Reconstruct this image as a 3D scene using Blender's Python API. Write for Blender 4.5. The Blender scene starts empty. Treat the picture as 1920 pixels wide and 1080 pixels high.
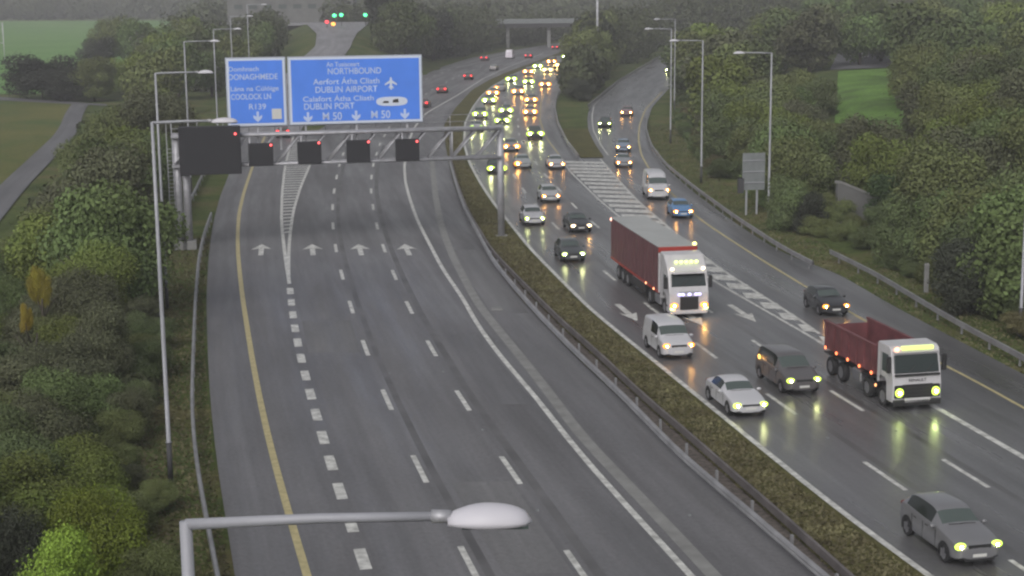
import bpy, bmesh, math, random
import numpy as np
from mathutils import Matrix, Vector
random.seed(7); rng = np.random.default_rng(7)
S = bpy.context.scene
COL = S.collection

# ------------------------------------------------------------------ camera
F_PX, PITCH, ROLL, CAM_H = 2995.45, 0.189089, -0.0101897, 20.356
fw = np.array([0, math.cos(PITCH), -math.sin(PITCH)]); rt = np.array([1., 0, 0]); up0 = np.cross(rt, fw)
cr, sr = math.cos(ROLL), math.sin(ROLL)
RX = cr*rt + sr*up0; UY = -sr*rt + cr*up0
cam = bpy.data.cameras.new('camera'); camo = bpy.data.objects.new('camera', cam); COL.objects.link(camo)
M = Matrix.Identity(4)
for i in range(3):
    M[i][0] = RX[i]; M[i][1] = UY[i]; M[i][2] = -fw[i]
M[2][3] = CAM_H
camo.matrix_world = M
cam.sensor_width = 36; cam.lens = F_PX*36/1920; cam.clip_start = 0.5; cam.clip_end = 5000
S.camera = camo

# ------------------------------------------------------------------ world, sun, exposure
W = bpy.data.worlds.new('World'); S.world = W; W.use_nodes = True
nt = W.node_tree; bg = nt.nodes['Background']
sky = nt.nodes.new('ShaderNodeTexSky'); sky.sky_type = 'NISHITA'; sky.sun_disc = False
sky.sun_elevation = math.radians(38); sky.sun_rotation = math.radians(200)
sky.air_density = 1.0; sky.dust_density = 5.0; sky.ozone_density = 1.0
hsv = nt.nodes.new('ShaderNodeHueSaturation'); hsv.inputs['Saturation'].default_value = 0.22
nt.links.new(sky.outputs[0], hsv.inputs['Color']); nt.links.new(hsv.outputs[0], bg.inputs['Color'])
bg.inputs['Strength'].default_value = 0.08
sun = bpy.data.lights.new('sun', 'SUN'); sun.energy = 0.5; sun.angle = math.radians(35); sun.color = (1, .97, .93)
suno = bpy.data.objects.new('sun', sun); COL.objects.link(suno)
suno.rotation_euler = (math.radians(52), 0, math.radians(-20))
S.view_settings.view_transform = 'Standard'; S.view_settings.look = 'None'
S.view_settings.exposure = 0.47; S.view_settings.gamma = 1
S.cycles.filter_width = 2.3
S.cycles.max_bounces = 5; S.cycles.diffuse_bounces = 2; S.cycles.glossy_bounces = 3; S.cycles.transparent_max_bounces = 4
S.cycles.sample_clamp_indirect = 4.0

# ------------------------------------------------------------------ helpers
def G(x, y, z=0.0):
    "ground point (plane at height z) seen at photo pixel x, y"
    d = fw*F_PX + (x-960)*RX + (540-y)*UY
    t = (CAM_H-z)/-d[2]
    return Vector((d[0]*t, d[1]*t, z))
def at_Y(x, y, Y):
    "point at distance Y on the sight line of a photo pixel"
    d = fw*F_PX + (x-960)*RX + (540-y)*UY
    t = Y/d[1]
    return Vector((d[0]*t, Y, CAM_H+d[2]*t))
def PX(p):
    q = np.array([p[0], p[1], p[2]-CAM_H]); z = q@fw
    return 960+F_PX*(q@RX)/z, 540-F_PX*(q@UY)/z

def tag(o, label=None, cat=None, group=None, kind=None):
    if label: o['label'] = label
    if cat: o['category'] = cat
    if group: o['group'] = group
    if kind: o['kind'] = kind
    return o
def empty(name, loc=(0, 0, 0), rz=0, **kw):
    o = bpy.data.objects.new(name, None); COL.objects.link(o); o.location = loc; o.rotation_euler = (0, 0, rz)
    o.empty_display_size = .3
    return tag(o, **kw)
def link_mesh(name, me, mat, parent=None, color=None):
    if mat is not None and not me.materials: me.materials.append(mat)
    o = bpy.data.objects.new(name, me); COL.objects.link(o)
    if parent: o.parent = parent
    if color: o.color = (*color[:3], 1)
    return o
class MB:
    def __init__(s): s.v = []; s.f = []; s.uv = None
    def add(s, vs, fs):
        n = len(s.v); s.v += [tuple(v) for v in vs]; s.f += [tuple(i+n for i in f) for f in fs]; return s
    def box(s, c, d, rz=0, taper=1.0, M4=None):
        x, y, z = d[0]/2, d[1]/2, d[2]/2
        vs = []
        for dz, k in ((-z, 1), (z, taper)):
            for dx, dy in ((-x, -y), (x, -y), (x, y), (-x, y)):
                a, b = dx*k, dy*k
                if rz: a, b = a*math.cos(rz)-b*math.sin(rz), a*math.sin(rz)+b*math.cos(rz)
                vs.append((c[0]+a, c[1]+b, c[2]+dz))
        return s.add(vs, [(3, 2, 1, 0), (4, 5, 6, 7), (0, 1, 5, 4), (1, 2, 6, 5), (2, 3, 7, 6), (3, 0, 4, 7)])
    def tube(s, pts, r, n=8, caps=True):
        pts = [Vector(p) for p in pts]; rs = r if isinstance(r, (list, tuple)) else [r]*len(pts)
        rings = []; u = None
        for i, p in enumerate(pts):
            t = (pts[min(i+1, len(pts)-1)]-pts[max(i-1, 0)]).normalized()
            if u is None or abs(u.dot(t)) > .95:
                u = Vector((0, 0, 1)) if abs(t.z) < .9 else Vector((1, 0, 0))
            u = (u-t*u.dot(t)).normalized(); w = t.cross(u)
            rings.append([p+(u*math.cos(2*math.pi*k/n)+w*math.sin(2*math.pi*k/n))*rs[i] for k in range(n)])
        fs = [(i*n+k, i*n+(k+1) % n, (i+1)*n+(k+1) % n, (i+1)*n+k) for i in range(len(pts)-1) for k in range(n)]
        if caps: fs += [tuple(range(n-1, -1, -1)), tuple((len(pts)-1)*n+k for k in range(n))]
        return s.add([v for r_ in rings for v in r_], fs)
    def poly(s, pts): return s.add(pts, [tuple(range(len(pts)))])
    def prism(s, prof, a, b, axis='y'):
        "profile of (x,z) points extruded along y from a to b"
        n = len(prof)
        vs = [(x, a, z) for x, z in prof]+[(x, b, z) for x, z in prof]
        return s.add(vs, [tuple(range(n)), tuple(range(2*n-1, n-1, -1))]+[(i, i+n, (i+1) % n+n, (i+1) % n) for i in range(n)])
    def mesh(s, name, smooth=False):
        me = bpy.data.meshes.new(name); me.from_pydata(s.v, [], s.f)
        if s.uv is not None:
            l = me.uv_layers.new(name='UVMap')
            idx = np.empty(len(me.loops), int); me.loops.foreach_get('vertex_index', idx)
            l.data.foreach_set('uv', np.asarray(s.uv, float)[idx].ravel())
        bm = bmesh.new(); bm.from_mesh(me); bmesh.ops.recalc_face_normals(bm, faces=bm.faces); bm.to_mesh(me); bm.free()
        if smooth: me.polygons.foreach_set('use_smooth', [True]*len(me.polygons))
        me.update(); return me
    def build(s, name, mat, parent=None, smooth=False, color=None, bevel=0):
        o = link_mesh(name, s.mesh(name, smooth), mat, parent, color)
        if bevel:
            m = o.modifiers.new('b', 'BEVEL'); m.width = bevel; m.segments = 2; m.limit_method = 'ANGLE'
        return o
def ellipsoid(c, r, n=12, m=8):
    mb = MB(); vs = []; fs = []
    for i in range(m+1):
        a = math.pi*i/m
        for k in range(n):
            b = 2*math.pi*k/n
            vs.append((c[0]+r[0]*math.sin(a)*math.cos(b), c[1]+r[1]*math.sin(a)*math.sin(b), c[2]+r[2]*math.cos(a)))
    for i in range(m):
        for k in range(n):
            fs.append((i*n+k, (i+1)*n+k, (i+1)*n+(k+1) % n, i*n+(k+1) % n))
    return mb.add(vs, fs)

# ------------------------------------------------------------------ materials
def material(name, color=(.5, .5, .5), rough=.6, metal=0, spec=.5, noise=None, objcol=False, emit=0, coat=0, bump=0):
    "noise = (scale, amount, detail) multiplies the base colour"
    m = bpy.data.materials.new(name); m.use_nodes = True; t = m.node_tree; b = t.nodes['Principled BSDF']
    b.inputs['Base Color'].default_value = (*color, 1); b.inputs['Roughness'].default_value = rough
    b.inputs['Metallic'].default_value = metal; b.inputs['Specular IOR Level'].default_value = spec
    b.inputs['Coat Weight'].default_value = coat; b.inputs['Coat Roughness'].default_value = .08
    src = None
    if objcol:
        oi = t.nodes.new('ShaderNodeObjectInfo'); src = oi.outputs['Color']
    if noise:
        tc = t.nodes.new('ShaderNodeTexCoord'); nz = t.nodes.new('ShaderNodeTexNoise')
        nz.inputs['Scale'].default_value = noise[0]; nz.inputs['Detail'].default_value = noise[2] if len(noise) > 2 else 4
        t.links.new(tc.outputs['Object'], nz.inputs['Vector'])
        mr = t.nodes.new('ShaderNodeMapRange'); mr.inputs[1].default_value = .3; mr.inputs[2].default_value = .7
        mr.inputs[3].default_value = 1-noise[1]; mr.inputs[4].default_value = 1+noise[1]
        t.links.new(nz.outputs[0], mr.inputs[0])
        mx = t.nodes.new('ShaderNodeMix'); mx.data_type = 'RGBA'; mx.blend_type = 'MULTIPLY'; mx.inputs[0].default_value = 1
        if src: t.links.new(src, mx.inputs[6])
        else: mx.inputs[6].default_value = (*color, 1)
        t.links.new(mr.outputs[0], mx.inputs[7]); src = mx.outputs[2]
        if bump:
            bp = t.nodes.new('ShaderNodeBump'); bp.inputs['Strength'].default_value = bump; bp.inputs['Distance'].default_value = .05
            t.links.new(nz.outputs[0], bp.inputs['Height']); t.links.new(bp.outputs[0], b.inputs['Normal'])
    if src: t.links.new(src, b.inputs['Base Color'])
    if emit:
        if src: t.links.new(src, b.inputs['Emission Color'])
        else: b.inputs['Emission Color'].default_value = (*color, 1)
        b.inputs['Emission Strength'].default_value = emit
    return m

def asphalt(name, base, wet):
    "uv.x = metres across the carriageway, uv.y = metres along it"
    m = bpy.data.materials.new(name); m.use_nodes = True; t = m.node_tree; b = t.nodes['Principled BSDF']; L = t.links.new
    def nd(k, **kw):
        n = t.nodes.new(k)
        for a, v in kw.items(): setattr(n, a, v)
        return n
    uv = nd('ShaderNodeUVMap')
    def noise(sx, sy, sc, det=5, rg=.6):
        mp = nd('ShaderNodeMapping'); mp.inputs['Scale'].default_value = (sx, sy, 1); L(uv.outputs[0], mp.inputs[0])
        n = nd('ShaderNodeTexNoise'); n.inputs['Scale'].default_value = sc; n.inputs['Detail'].default_value = det
        n.inputs['Roughness'].default_value = rg; L(mp.outputs[0], n.inputs['Vector']); return n.outputs[0]
    def rng_(src, a, bb, lo, hi):
        r = nd('ShaderNodeMapRange'); r.inputs[1].default_value = a; r.inputs[2].default_value = bb
        r.inputs[3].default_value = lo; r.inputs[4].default_value = hi; L(src, r.inputs[0]); return r.outputs[0]
    def mul(a, c):
        n = nd('ShaderNodeMath', operation='MULTIPLY'); L(a, n.inputs[0]); L(c, n.inputs[1]); return n.outputs[0]
    streak = rng_(noise(1, .012, .9), .3, .7, .80, 1.2)     # tyre tracks and seams along the lanes
    patch = rng_(noise(.3, .09, .5), .35, .65, .80, 1.16)  # resurfaced stretches
    grain = rng_(noise(1, .8, 5, 8, .85), .3, .7, .72, 1.28)
    k = mul(mul(streak, patch), grain)
    mx = nd('ShaderNodeMix', data_type='RGBA', blend_type='MULTIPLY'); mx.inputs[0].default_value = 1
    mx.inputs[6].default_value = (*base, 1); L(k, mx.inputs[7]); L(mx.outputs[2], b.inputs['Base Color'])
    L(rng_(noise(.6, .04, .8), .35, .65, *wet), b.inputs['Roughness'])
    b.inputs['Specular IOR Level'].default_value = .5
    bp = nd('ShaderNodeBump'); bp.inputs['Strength'].default_value = .12; bp.inputs['Distance'].default_value = .01
    L(noise(1, 1, 14, 3), bp.inputs['Height']); L(bp.outputs[0], b.inputs['Normal'])
    return m

def grassy(name, c1, c2, c3, scale=.15):
    m = bpy.data.materials.new(name); m.use_nodes = True; t = m.node_tree; b = t.nodes['Principled BSDF']; L = t.links.new
    tc = t.nodes.new('ShaderNodeTexCoord')
    n1 = t.nodes.new('ShaderNodeTexNoise'); n1.inputs['Scale'].default_value = scale; n1.inputs['Detail'].default_value = 8; n1.inputs['Roughness'].default_value = .65
    n2 = t.nodes.new('ShaderNodeTexNoise'); n2.inputs['Scale'].default_value = 2.2; n2.inputs['Detail'].default_value = 8; n2.inputs['Roughness'].default_value = .75
    for n in (n1, n2): L(tc.outputs['Object'], n.inputs['Vector'])
    r = t.nodes.new('ShaderNodeValToRGB'); e = r.color_ramp.elements
    e[0].position = .36; e[0].color = (*c1, 1); e[1].position = .66; e[1].color = (*c3, 1)
    k = e.new(.5); k.color = (*c2, 1)
    L(n1.outputs[0], r.inputs[0])
    mr = t.nodes.new('ShaderNodeMapRange'); mr.inputs[1].default_value = .3; mr.inputs[2].default_value = .7; mr.inputs[3].default_value = .6; mr.inputs[4].default_value = 1.4
    L(n2.outputs[0], mr.inputs[0])
    mx = t.nodes.new('ShaderNodeMix'); mx.data_type = 'RGBA'; mx.blend_type = 'MULTIPLY'; mx.inputs[0].default_value = 1
    L(r.outputs[0], mx.inputs[6]); L(mr.outputs[0], mx.inputs[7]); L(mx.outputs[2], b.inputs['Base Color'])
    b.inputs['Roughness'].default_value = .95; b.inputs['Specular IOR Level'].default_value = .15
    bp = t.nodes.new('ShaderNodeBump'); bp.inputs['Strength'].default_value = .8; bp.inputs['Distance'].default_value = .12
    L(n2.outputs[0], bp.inputs['Height']); L(bp.outputs[0], b.inputs['Normal'])
    return m

def leafy(name):
    m = bpy.data.materials.new(name); m.use_nodes = True; t = m.node_tree; b = t.nodes['Principled BSDF']; L = t.links.new
    oi = t.nodes.new('ShaderNodeObjectInfo'); ge = t.nodes.new('ShaderNodeNewGeometry'); tc = t.nodes.new('ShaderNodeTexCoord')
    n = t.nodes.new('ShaderNodeTexNoise'); n.inputs['Scale'].default_value = .55; n.inputs['Detail'].default_value = 3
    vm = t.nodes.new('ShaderNodeVectorMath'); vm.operation = 'ADD'
    L(tc.outputs['Object'], vm.inputs[0]); L(oi.outputs['Location'], vm.inputs[1]); L(vm.outputs[0], n.inputs['Vector'])
    def mr(src, lo, hi, a=0, bb=1):
        r = t.nodes.new('ShaderNodeMapRange'); r.inputs[1].default_value = a; r.inputs[2].default_value = bb
        r.inputs[3].default_value = lo; r.inputs[4].default_value = hi; L(src, r.inputs[0]); return r.outputs[0]
    hs = t.nodes.new('ShaderNodeHueSaturation'); L(oi.outputs['Color'], hs.inputs['Color'])
    L(mr(n.outputs[0], .484, .510, .3, .7), hs.inputs['Hue'])
    ml = t.nodes.new('ShaderNodeMath'); ml.operation = 'MULTIPLY'
    L(mr(ge.outputs['Random Per Island'], .75, 1.28), ml.inputs[0]); L(mr(n.outputs[0], .7, 1.35, .3, .7), ml.inputs[1])
    L(ml.outputs[0], hs.inputs['Value']); L(hs.outputs[0], b.inputs['Base Color'])
    b.inputs['Roughness'].default_value = .75; b.inputs['Specular IOR Level'].default_value = .2
    return m

MT = dict(
    road_l=asphalt('asphalt_dry', (.140, .138, .146), (.42, .75)),
    road_r=asphalt('asphalt_wet', (.115, .114, .120), (.24, .44)),
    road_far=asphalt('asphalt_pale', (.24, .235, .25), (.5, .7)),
    road_p=asphalt('asphalt_patch_pale', (.155, .153, .158), (.5, .75)), road_d=asphalt('asphalt_patch_dark', (.115, .113, .12), (.4, .65)),
    seam=material('dark_seam', (.108, .106, .11), .6, noise=(.35, .3, 5)), seamw=material('dark_wet_seam', (.09, .088, .09), .35, noise=(.35, .3, 5)),
    path=asphalt('path_surface', (.13, .13, .14), (.7, .85)),
    white=material('white_road_paint', (.52, .52, .50), .55, noise=(2.2, .38, 8)),
    yellow=material('yellow_road_paint', (.44, .38, .20), .6, noise=(3, .2, 6)),
    drain=material('pale_concrete_channel', (.22, .22, .215), .7, noise=(1.2, .2, 6)),
    signback=material('grey_sign_back', (.18, .195, .20), .6, noise=(1.5, .12)),
    dull=material('dull_grey_render', (.14, .14, .14), .8, noise=(.3, .2, 5)),
    conc=material('weathered_concrete', (.22, .22, .22), .8, noise=(.8, .3, 6), bump=.3),
    gravel=material('stony_median', (.105, .088, .078), .95, noise=(4, .45, 8), bump=.8),
    ground=grassy('rough_grass', (.05, .07, .022), (.08, .108, .03), (.135, .12, .055)),
    median=grassy('median_grass', (.07, .07, .028), (.095, .092, .034), (.115, .10, .045), .3),
    field=grassy('mown_field', (.13, .26, .08), (.155, .29, .09), (.18, .30, .10), .03),
    lawn=grassy('bank_lawn', (.085, .14, .04), (.125, .23, .05), (.16, .28, .06), .09),
    meadow=grassy('dry_meadow', (.07, .115, .03), (.12, .13, .04), (.15, .15, .05), .05),
    leaf=leafy('leaves'),
    bark=material('bark', (.06, .05, .04), .9, noise=(6, .4, 6)),
    galv=material('galvanised_steel', (.40, .40, .43), .5, .35, noise=(2.5, .15)),
    pole=material('grey_painted_pole', (.34, .345, .38), .55, .1, noise=(.7, .12)),
    poledark=material('dark_pole_base', (.05, .05, .055), .7),
    lamp=material('lamp_housing', (.56, .55, .60), .45, noise=(2, .05)),
    rail=material('rail_steel', (.28, .28, .295), .55, .3, noise=(.9, .22, 5)),
    railb=material('dark_rail_steel', (.15, .135, .135), .6, .3, noise=(.9, .25, 5)),  # darker, browner steel for the right-hand central rail
    black=material('matt_black_casing', (.018, .018, .023), .6),
    blue=material('blue_sign_face', (.085, .25, .86), .45, noise=(.5, .06)),
    signw=material('white_sign_paint', (.62, .68, .80), .5),
    letter=material('sign_lettering', (.50, .60, .86), .5),
    signframe=material('grey_sign_frame', (.34, .37, .45), .5),
    paint=material('car_paint', objcol=True, rough=.32, coat=.5, spec=.5),
    glass=material('sky_tinted_glass', (.075, .095, .09), .12, spec=.8),  # lighter grey-green base colour carries the sky reflection
    sglass=material('dark_side_glass', (.014, .018, .017), .1, spec=.6),
    tglass=material('lorry_windscreen_glass', (.022, .032, .032), .1, spec=.6),
    tyre=material('tyre_rubber', (.022, .022, .024), .85),
    rim=material('alloy_rim', (.30, .30, .32), .4, .6),
    trim=material('black_trim', (.02, .02, .022), .6),
    plate=material('number_plate', (.6, .6, .58), .5),
    lightc=material('lit_lamp', objcol=True, rough=.3, emit=2.0),
    bulb=material('headlamp_bulb', objcol=True, rough=.3, emit=120),
    unlit=material('red_lens_unlit', (.14, .012, .012), .3),
    lights=material('small_lit_lamp', objcol=True, rough=.3, emit=2.4),
    cloth=material('red_curtain_side', (.13, .054, .060), .65, noise=(.8, .12, 5)),
    redp=material('red_tipper_paint', (.15, .05, .056), .55, noise=(1.3, .3, 6)),
    redb=material('bright_red_paint', (.35, .04, .03), .5),
    roofg=material('grey_trailer_roof', (.38, .39, .385), .6, noise=(.5, .08)),
    cabw=material('white_cab_paint', (.52, .51, .53), .4, coat=.3, noise=(1.5, .07, 5)),
    steel=material('chassis_and_shaded_deck', (.035, .034, .036), .7, noise=(3, .3)),
    load=material('load_floor', (.06, .05, .045), .9, noise=(3, .4, 8), bump=.5),
)
YG = (.55, .80, .085); AM = (.88, .29, .035); WH = (1, .9, .8); RED = (1.0, .035, .04)

# ------------------------------------------------------------------ lines on the ground: x as a function of Y
class Line:
    def __init__(s, pts, z=0.0, sm=3.0, ext=True):
        w = [G(p[0], p[1], p[2] if len(p) > 2 else z) for p in pts]
        w.sort(key=lambda q: q.y)
        Y = np.array([q.y for q in w]); X = np.array([q.x for q in w])
        g = np.arange(Y[0]-60, Y[-1]+120, 1.0)
        x = np.interp(g, Y, X)
        a = (X[1]-X[0])/(Y[1]-Y[0]) if len(Y) > 1 else 0
        if len(Y) > 2: a = (X[2]-X[0])/(Y[2]-Y[0])
        b = (X[-1]-X[-2])/(Y[-1]-Y[-2])
        x = np.where(g < Y[0], X[0]+a*(g-Y[0]), x); x = np.where(g > Y[-1], X[-1]+b*(g-Y[-1]), x)
        if sm:
            k = np.exp(-.5*(np.arange(-15, 16)/sm)**2); k /= k.sum()
            xp = np.concatenate([x[0]+(x[1]-x[0])*np.arange(-15, 0), x, x[-1]+(x[-1]-x[-2])*np.arange(1, 16)])
            x = np.convolve(xp, k, 'valid')
        s.g, s.x, s.Y0, s.Y1 = g, x, Y[0], Y[-1]
    def __call__(s, Y): return np.interp(Y, s.g, s.x)
    def slope(s, Y): return (s(Y+1.5)-s(Y-1.5))/3
    def pt(s, Y, off=0, z=0):
        k = s.slope(Y); n = math.hypot(1, k)
        return Vector((float(s(Y)+off/n), float(Y-off*k/n), z))
    def step(s, Y, d): return Y+d/math.hypot(1, s.slope(Y))
def off(line, d): return lambda Y: line(Y)+d
def ribbon(f1, f2, Ya, Yb, z, n=1, step=2.0, mb=None, zf=None):
    mb = mb or MB(); mb.uv = mb.uv or []
    Ys = np.linspace(Ya, Yb, max(2, int(abs(Yb-Ya)/step)+1)); base = len(mb.v)
    for Y in Ys:
        a, b = float(f1(Y)), float(f2(Y))
        for k in range(n+1):
            x = a+(b-a)*k/n; mb.v.append((x, float(Y), z if zf is None else zf(Y)+z)); mb.uv.append((x-a, float(Y)))
    m = n+1
    for i in range(len(Ys)-1):
        for k in range(n): mb.f.append((base+i*m+k, base+i*m+k+1, base+(i+1)*m+k+1, base+(i+1)*m+k))
    return mb
def stripe(mb, line, Ya, Yb, w, z, step=2.0, o=0):
    Ys = np.linspace(Ya, Yb, max(2, int(abs(Yb-Ya)/step)+1)); n = len(mb.v)
    for Y in Ys:
        mb.v += [tuple(line.pt(Y, o-w/2, z)), tuple(line.pt(Y, o+w/2, z))]
    mb.f += [(n+2*i, n+2*i+1, n+2*i+3, n+2*i+2) for i in range(len(Ys)-1)]
def dashes(mb, line, Yc, Yend, length, gap, w, z):
    Y = Yc
    while (Y < Yend) if gap > 0 else (Y > Yend):
        stripe(mb, line, line.step(Y, -length/2), line.step(Y, length/2), w, z); Y = line.step(Y, gap)

outerL = Line([(440, 1078), (428, 1000), (408, 880), (394, 750), (389, 650), (387, 560), (391, 480), (399, 420), (412, 370), (432, 320), (446, 275), (455, 238)])
yell = Line([(575, 1077), (555, 1007), (540, 960), (520, 885), (504, 825), (487.5, 750), (475, 685), (465.5, 627.5), (456, 567), (451, 525), (446, 475), (445.5, 440), (448, 400), (457.5, 360), (472.5, 315), (484, 285), (497, 255)])
thick = Line([(680, 1048), (658, 984), (637, 920), (620, 868), (605, 820), (592.5, 776), (582, 738), (572, 703), (564, 671), (558, 641.5), (552.5, 615), (549, 590), (546, 567), (543, 529), (537, 500), (531, 450), (527.5, 412), (529, 362), (534, 315), (541, 285), (552, 250)])
thickR = Line([(541, 520), (541, 475), (544, 437), (550, 395), (562, 355), (580, 312), (592, 285), (606, 250)])
line3 = Line([(882.5, 1060), (789, 886), (727.5, 755), (685.5, 655.5), (659, 579), (641, 516), (629.5, 467.5), (624, 424), (623, 390), (626, 360), (631, 332), (636, 310), (650, 270), (672, 235), (712, 195), (770, 160), (845, 130), (915, 110)])
line4 = Line([(1081, 1060), (957.5, 881), (866, 750), (809, 653), (767, 577.5), (739, 516), (720, 467), (707, 426), (700, 392), (695.5, 361), (696, 335), (699, 311), (712, 270), (732, 235), (766, 200), (810, 168), (868, 138), (930, 115)])
edge5 = Line([(1295, 1079), (1215, 992), (1132, 902), (1054, 810), (1010, 750), (945, 677), (892, 605), (870, 562), (830, 505), (805, 457), (782, 412), (769, 375), (760, 342), (758, 312), (763, 275), (776, 240), (799, 212), (855, 180), (905, 148), (945, 129), (985, 113)])
band = Line([(1337, 1079), (1265, 1000), (1185, 917), (1082, 810), (1037, 745), (965, 655), (897, 572), (848, 480), (837, 450), (825, 415), (817, 370), (811, 312)])
medL = Line([(1490, 1045), (1385, 950), (1285, 868), (1180, 762), (1082, 672), (1020, 607), (968, 552), (928, 500), (907, 460), (890, 430), (872, 398), (853, 350), (843, 312), (835, 270), (832, 235), (855, 202), (885, 169), (920, 149), (955, 134), (993, 120), (1030, 106)])
RL = Line([(1740, 1077), (1640, 1007), (1540, 930), (1412, 827), (1320, 752), (1190, 647), (1115, 587), (1057, 530), (995, 467), (945, 405), (925, 380), (900, 342), (880, 305), (870, 270), (872, 230), (887, 200), (902, 180), (925, 160), (965, 138), (1005, 121), (1045, 105)])
R1 = Line([(1895, 1050), (1657, 892), (1457, 752), (1322, 657), (1213, 571), (1139, 515), (1041, 424), (985, 362), (945, 300), (928, 255), (932, 225), (948, 190), (975, 155), (1010, 130), (1052, 109)])
R2 = Line([(1804, 883), (1586, 751), (1420, 645), (1300, 562), (1180, 475), (1085, 395), (1015, 320), (975, 262), (970, 228), (980, 195), (1000, 160), (1030, 132), (1060, 112)])
HL = Line([(1920, 858), (1830, 806), (1747, 759), (1640, 700), (1525, 634), (1330, 522), (1200, 437), (1130, 381), (1100, 352), (1067, 320), (1050, 292), (1025, 260), (1012, 225), (1014, 190), (1030, 158), (1055, 130), (1075, 112)])
HR = Line([(1560, 646), (1535, 622), (1345, 501), (1270, 440), (1200, 381), (1175, 355), (1150, 327), (1125, 297)])
yellR = Line([(1920, 766), (1820, 708), (1762, 682), (1510, 537), (1432, 490), (1370, 450), (1310, 410), (1248, 352), (1218, 318), (1202, 290), (1197, 262), (1199, 235), (1210, 205), (1240, 174)])
slipR = Line([(1920, 702), (1800, 640), (1740, 608), (1650, 560), (1560, 505), (1500, 490), (1440, 458), (1375, 416), (1300, 360), (1250, 316), (1222, 278), (1211, 240), (1222, 202), (1254, 166), (1300, 136)])
slipL = Line([(1130, 292), (1115, 270), (1103, 245), (1101, 222), (1106, 196), (1155, 156), (1205, 126), (1255, 97)])
RRm = Line([(1087, 294), (1062, 265), (1045, 230), (1040, 200), (1045, 180), (1056, 160), (1072, 128), (1092, 105)])
mainL = Line([(596, 245), (640, 215), (700, 180), (795, 140), (832, 124), (882, 109), (940, 98), (1000, 88)])

YG0 = 222.0                               # where the exit leaves the main carriageway
def ramp_z(Y): return float(np.interp(Y, [222, 268, 321, 362, 409, 520], [0, 3.3, 6.0, 7.7, 8.2, 8.2]))
rampL = Line([(455, 238, 0), (520, 160, 3.3), (592, 97, 6.0), (594, 67, 7.7), (582, 52, 8.2)])
rampR = Line([(572, 240, 0), (614, 160, 3.3), (658, 97, 6.0), (670, 65, 7.7), (684, 50, 8.2)])

# ------------------------------------------------------------------ terrain
def smooth(t): t = np.clip(t, 0, 1); return t*t*(3-2*t)
BY = 515.0                                 # the overbridge
def terrain(x, Y):
    x = np.asarray(x, float); Y = np.asarray(Y, float)
    h = np.full(x.shape, -.06)
    sR = slipR(np.minimum(Y, 330))+np.maximum(Y-330, 0)*.22
    h = h+5.0*smooth((x-sR-7)/28)*smooth((Y-60)/60)
    st = np.where(x < -.19*Y, 1010., 640.)
    h = h+34*smooth((Y-st)/900)
    # embankment under the exit ramp
    rz = np.interp(Y, [222, 268, 321, 362, 409, 520], [0, 3.3, 6.0, 7.7, 8.2, 8.2])*(Y > 222)*smooth((560-Y)/40)
    a, b = rampL(np.minimum(Y, 500)), rampR(np.minimum(Y, 500))
    d = np.maximum(np.maximum(a-1-x, x-b-1), 0)
    mL = mainL(np.clip(Y, 222, 560))
    emb = rz-.1-d*.45
    h = np.maximum(h, np.where((x < mL-1.5), emb, -.06))
    # approach embankment of the overbridge on both sides
    dy = np.maximum(np.abs(Y-BY)-7, 0)
    eb = 7.6-dy*.5
    side = np.where((x < -8) & (x > -105), 1, 0)+np.where((x > 48) & (x < 150), 1, 0)
    h = np.maximum(h, np.where(side > 0, eb, -.06))
    return h
def tz(x, y): return float(terrain(np.array([x]), np.array([y]))[0])

ys = np.concatenate([np.arange(8, 240, 4.0), np.arange(240, 600, 5.0), np.arange(600, 1900, 25.0)])
nx = 150
vs = []; fs = []
for Y in ys:
    hw = 60+Y*.42
    xs = np.linspace(-hw, hw, nx); h = terrain(xs, np.full(nx, Y))
    inside = (xs > outerL(min(Y, 222))) & (xs < slipR(Y)) if Y < 222 else np.zeros(nx, bool)
    h = h+np.where(inside, 0, .05*np.sin(xs*.7+Y*.3)*np.sin(Y*.21-xs*.2)*0)
    vs += [(float(a), float(Y), float(b)) for a, b in zip(xs, h)]
for i in range(len(ys)-1):
    for k in range(nx-1): fs.append((i*nx+k, i*nx+k+1, (i+1)*nx+k+1, (i+1)*nx+k))
tag(MB().add(vs, fs).build('ground', MT['ground'], smooth=True), kind='structure')

# ------------------------------------------------------------------ carriageways and markings
tag(ribbon(outerL, medL, 15, YG0, 0, 4).build('left_carriageway', MT['road_l']), kind='structure')
tag(ribbon(mainL, medL, YG0, 620, 0, 4).build('far_left_carriageway', MT['road_l']), kind='structure')
YI = 188.0                                 # tip of the island between main line and joining slip
tag(ribbon(RL, slipR, 15, YI, 0, 4).build('right_carriageway', MT['road_r']), kind='structure')
tag(ribbon(RL, RRm, YI, 620, 0, 4).build('far_right_carriageway', MT['road_r']), kind='structure')
tag(ribbon(slipL, slipR, YI, 492, 0, 3).build('joining_slip_road', MT['road_r']), kind='structure')
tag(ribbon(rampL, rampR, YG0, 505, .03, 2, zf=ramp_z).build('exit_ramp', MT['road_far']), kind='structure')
railA = Line([(1480, 1022), (1375, 930), (1280, 855), (1175, 745), (1077, 655), (1015, 592), (965, 537), (922, 484), (903, 447), (888, 420), (871, 390), (854, 343), (845, 310), (838, 275)], z=.72)
railB = Line([(1600, 1078), (1480, 970), (1387, 892), (1295, 810), (1215, 745), (1115, 650), (1055, 600), (1000, 545), (940, 485), (922, 465), (908, 442), (892, 416), (876, 388), (858, 341), (849, 308), (842, 273)], z=.72)
mb = ribbon(medL, lambda Y: railB(Y)+.15, 15, 118, .05, 2); tag(mb.build('stony_central_strip', MT['gravel']), kind='structure')
mb = ribbon(lambda Y: railB(Y)+.15, lambda Y: RL(Y)-.25, 15, 118, .07, 2)
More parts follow.
